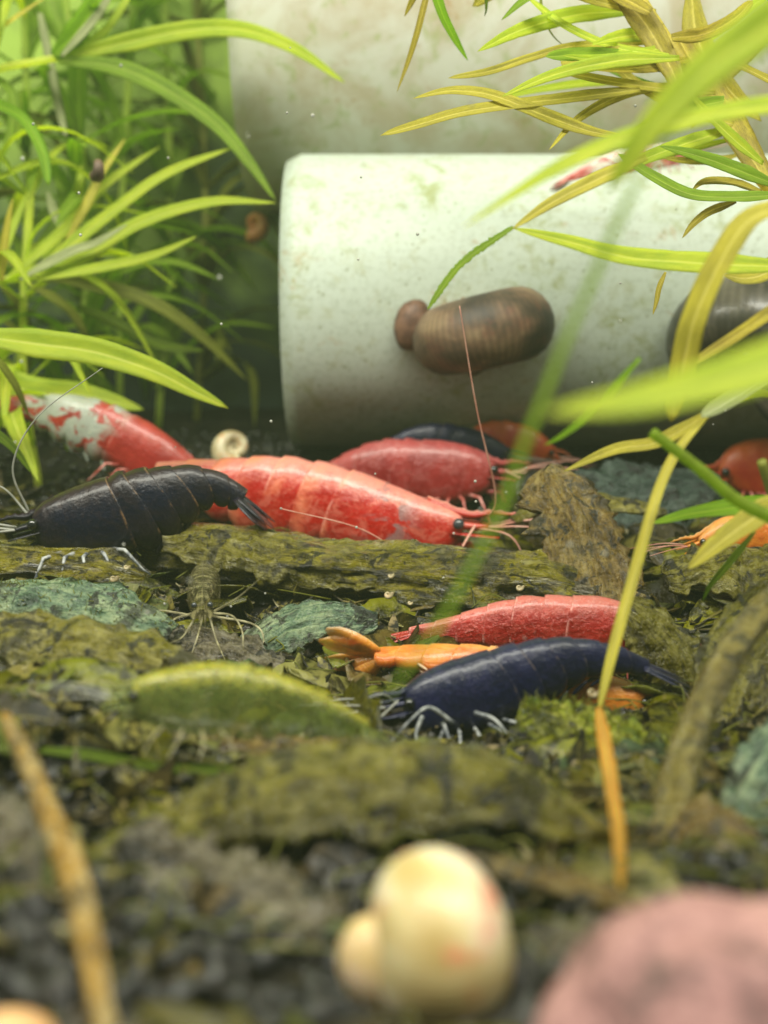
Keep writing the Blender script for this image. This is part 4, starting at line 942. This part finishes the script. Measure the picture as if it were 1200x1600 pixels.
for k in range(820):
    y = 3.3 + 8.6 * rl_.random() ** .85; x = (rl_.random() * 2 - 1) * (.8 + .37 * y)
    if (y < 5.4 and rl_.random() < .86) or (6.9 < y < 8.6 and -.15 < x < 1.9): continue
    l = rl_.uniform(.22, .62) * (.55 + .05 * y); wd = l * rl_.uniform(.28, .55); z = gz(x, y) + rl_.uniform(.02, .13)
    a = rl_.random() * 6.28; el = rl_.uniform(-.25, .35)
    t1 = Vector((math.cos(a) * math.cos(el), math.sin(a) * math.cos(el), math.sin(el)))
    nn = Vector((rl_.uniform(-.6, .6), rl_.uniform(-.9, .3), 1)); nn = (nn - t1 * nn.dot(t1)).normalized(); t2 = nn.cross(t1)
    cu = rl_.uniform(-1.0, 1.6); lc = rl_.uniform(-.3, .8); sd = rl_.random() * 50; top = []; bot = []; uvs = []
    th = nn * .006; u_ = rl_.random()
    for i in range(NU + 1):
        f = i / NU * 2 - 1; hw = wd * max(.05, (1 - abs(f) ** 2.4)) ** .7 * (1 + .3 * nz(sd + f * 4)); r1 = []; r2 = []; r3 = []
        for j in range(NV + 1):
            g_ = j / NV * 2 - 1; hh = hw * (1 + .35 * nz(sd + f * 9, 5 * (g_ > 0)) * g_ * g_)
            q = Vector((x, y, z)) + t1 * l * f + t2 * hh * g_ + nn * (-cu * hw * g_ * g_ * .6 - lc * l * f * f * .4 + wd * .22 * nz(sd + f * 2.5, g_ * 2, 3) + wd * .06 * math.exp(-(g_ / .15) ** 2))
            r1.append(q + th); r2.append(q - th); r3.append((u_, g_))
        top.append(r1 + r2[::-1]); uvs.append(r3 + r3[::-1])
    b.grid(top, uvs=uvs)
tag(b.build('leaf_litter', M['litter']), 'packed wet bed of olive and brown rotting leaf pieces on the soil', 'leaf litter', kind='stuff')

# ------------------------------------------------------------------ mulm flakes and fuzz
b = MB()
for k in range(7000):
    y = 3.2 + 9.8 * R.random() ** .9; x = (R.random() * 2 - 1) * (1.0 + .40 * y)
    big = R.random() < .22 and not (6.9 < y < 8.6 and -.2 < x < 1.9)
    if y < 5.4 and R.random() < .8: continue
    z = gz(x, y) + R.uniform(.01, .12); l = R.uniform(.10, .24) if big else R.uniform(.03, .10); wd = l * R.uniform(.25, .6)
    a = R.random() * 6.28; el = R.uniform(-.4, .8)
    t1 = Vector((math.cos(a) * math.cos(el), math.sin(a) * math.cos(el), math.sin(el))); t2 = t1.cross(Vector((R.uniform(-1, 1), R.uniform(-1, 1), 1))).normalized(); nn = t1.cross(t2)
    c0 = Vector((x, y, z)); th = nn * .005; cb = R.uniform(.1, .5) * l
    top = []
    for i in range(5):
        f = i / 4 * 2 - 1; wv = wd * (1 - f * f * .85) * R.uniform(.6, 1.2); pc = c0 + t1 * l * f - nn * cb * f * f
        top += [pc - t2 * wv + nn * wv * .3, pc + t2 * wv + nn * wv * R.uniform(0, .5)]
    fc = [(2 * i, 2 * i + 1, 2 * i + 3, 2 * i + 2) for i in range(4)]
    u_ = R.random()
    b.add([v + th for v in top] + [v - th for v in top], fc + [tuple(10 + q for q in f[::-1]) for f in fc] + [(2 * i, 2 * i + 2, 12 + 2 * i, 10 + 2 * i) for i in range(4)] + [(2 * i + 3, 2 * i + 1, 11 + 2 * i, 13 + 2 * i) for i in range(4)], [(u_, 0)] * 20)
tag(b.build('leaf_mulm', M['mulm'], smooth_=False), 'scattered flakes of brown and olive leaf debris on the soil', 'debris', kind='stuff')
b = MB()
def fuzz_on(obname, count, ln, seed):
    rr = random.Random(seed); ob = bpy.data.objects[obname]; me = ob.data; off = ob.location
    for k in range(count):
        pl = me.polygons[rr.randrange(len(me.polygons))]
        if pl.normal.z < -.3: continue
        p = Vector(pl.center) + off; d = (pl.normal + Vector((rr.uniform(-.7, .7), rr.uniform(-.7, .7), rr.uniform(-.2, .5)))).normalized(); l = ln * rr.uniform(.4, 1.3)
        sd = d.orthogonal().normalized() * .0045; s2 = d.cross(sd)
        mid = p + d * l * .5 + Vector((rr.uniform(-1, 1), rr.uniform(-1, 1), 0)) * l * .15
        vs = []
        for q, w_ in ((p, 1), (mid, .8), (p + d * l + Vector((0, 0, -l * .2)), .25)):
            vs += [q + sd * w_, q - sd * w_ * .5 + s2 * w_ * .86, q - sd * w_ * .5 - s2 * w_ * .86]
        b.add(vs, [(i * 3 + j, i * 3 + (j + 1) % 3, i * 3 + 3 + (j + 1) % 3, i * 3 + 3 + j) for i in range(2) for j in range(3)], [(rr.random(), .3)] * 9)
for nm, ct, ln in [('bark_piece', 1500, .07), ('bark_piece.001', 900, .07), ('mossy_leaf', 1200, .07), ('dead_leaf.004', 900, .07), ('twig', 300, .05), ('twig.001', 300, .05), ('dead_leaf', 400, .05)]:
    fuzz_on(nm, ct, ln, ct)
tag(b.build('algae_fuzz', M['fuzz']), 'short olive algae fuzz growing on the bark and leaf litter', 'algae', kind='stuff')

b = MB(); rf = random.Random(21)
for k in range(420):
    y = 4.2 + 7.6 * rf.random(); x = (rf.random() * 2 - 1) * (.6 + .36 * y); z = gz(x, y) + rf.uniform(.05, .2); a = rf.random() * 6.28; l = rf.uniform(.15, .6)
    p0 = Vector((x, y, z)); dv = Vector((math.cos(a), math.sin(a) * .6, rf.uniform(-.1, .5))); sdv = Vector((-math.sin(a), math.cos(a), rf.uniform(-.4, .4))) * rf.uniform(-.35, .35) * l
    b.tube(spline([p0, p0 + dv * l * .5 + sdv, p0 + dv * l + Vector((0, 0, -l * .25))], 9), lambda t_: .0075 * (1 - .5 * t_), 5, rf.random(), rf.random(), .3)
tag(b.build('root_threads', M['fuzz']), 'fine olive root threads tangled over the leaf litter', 'root threads', kind='stuff')
b = MB(); rs = random.Random(5)
for k in range(60):
    c0 = P(rs.uniform(20, 1180), rs.uniform(40, 1000), rs.uniform(6.5, 11)); b.ball(c0, rs.uniform(.006, .014), None, None, None, 8, 6)
tag(b.build('drifting_specks', M['antenna_pale']), 'tiny pale specks drifting in the tank water', 'specks', kind='stuff')
# ------------------------------------------------------------------ slightly milky water
t = NT('water_haze')
vol = t.n('VolumePrincipled', {'Color': C('#c6dcae'), 'Density': .005, 'Anisotropy': .1}).outputs[0]
hm = t.done(None, vol)
HZ = True
if HZ:
    b = MB(); x0, x1, y0, y1, z0, z1 = -32, 32, -2, 20, -3.2, 19
    b.add([(x0, y0, z0), (x1, y0, z0), (x1, y1, z0), (x0, y1, z0), (x0, y0, z1), (x1, y0, z1), (x1, y1, z1), (x0, y1, z1)],
          [(3, 2, 1, 0), (4, 5, 6, 7), (0, 1, 5, 4), (1, 2, 6, 5), (2, 3, 7, 6), (3, 0, 4, 7)])
    tag(b.build('haze', hm, smooth_=False), kind='stuff')
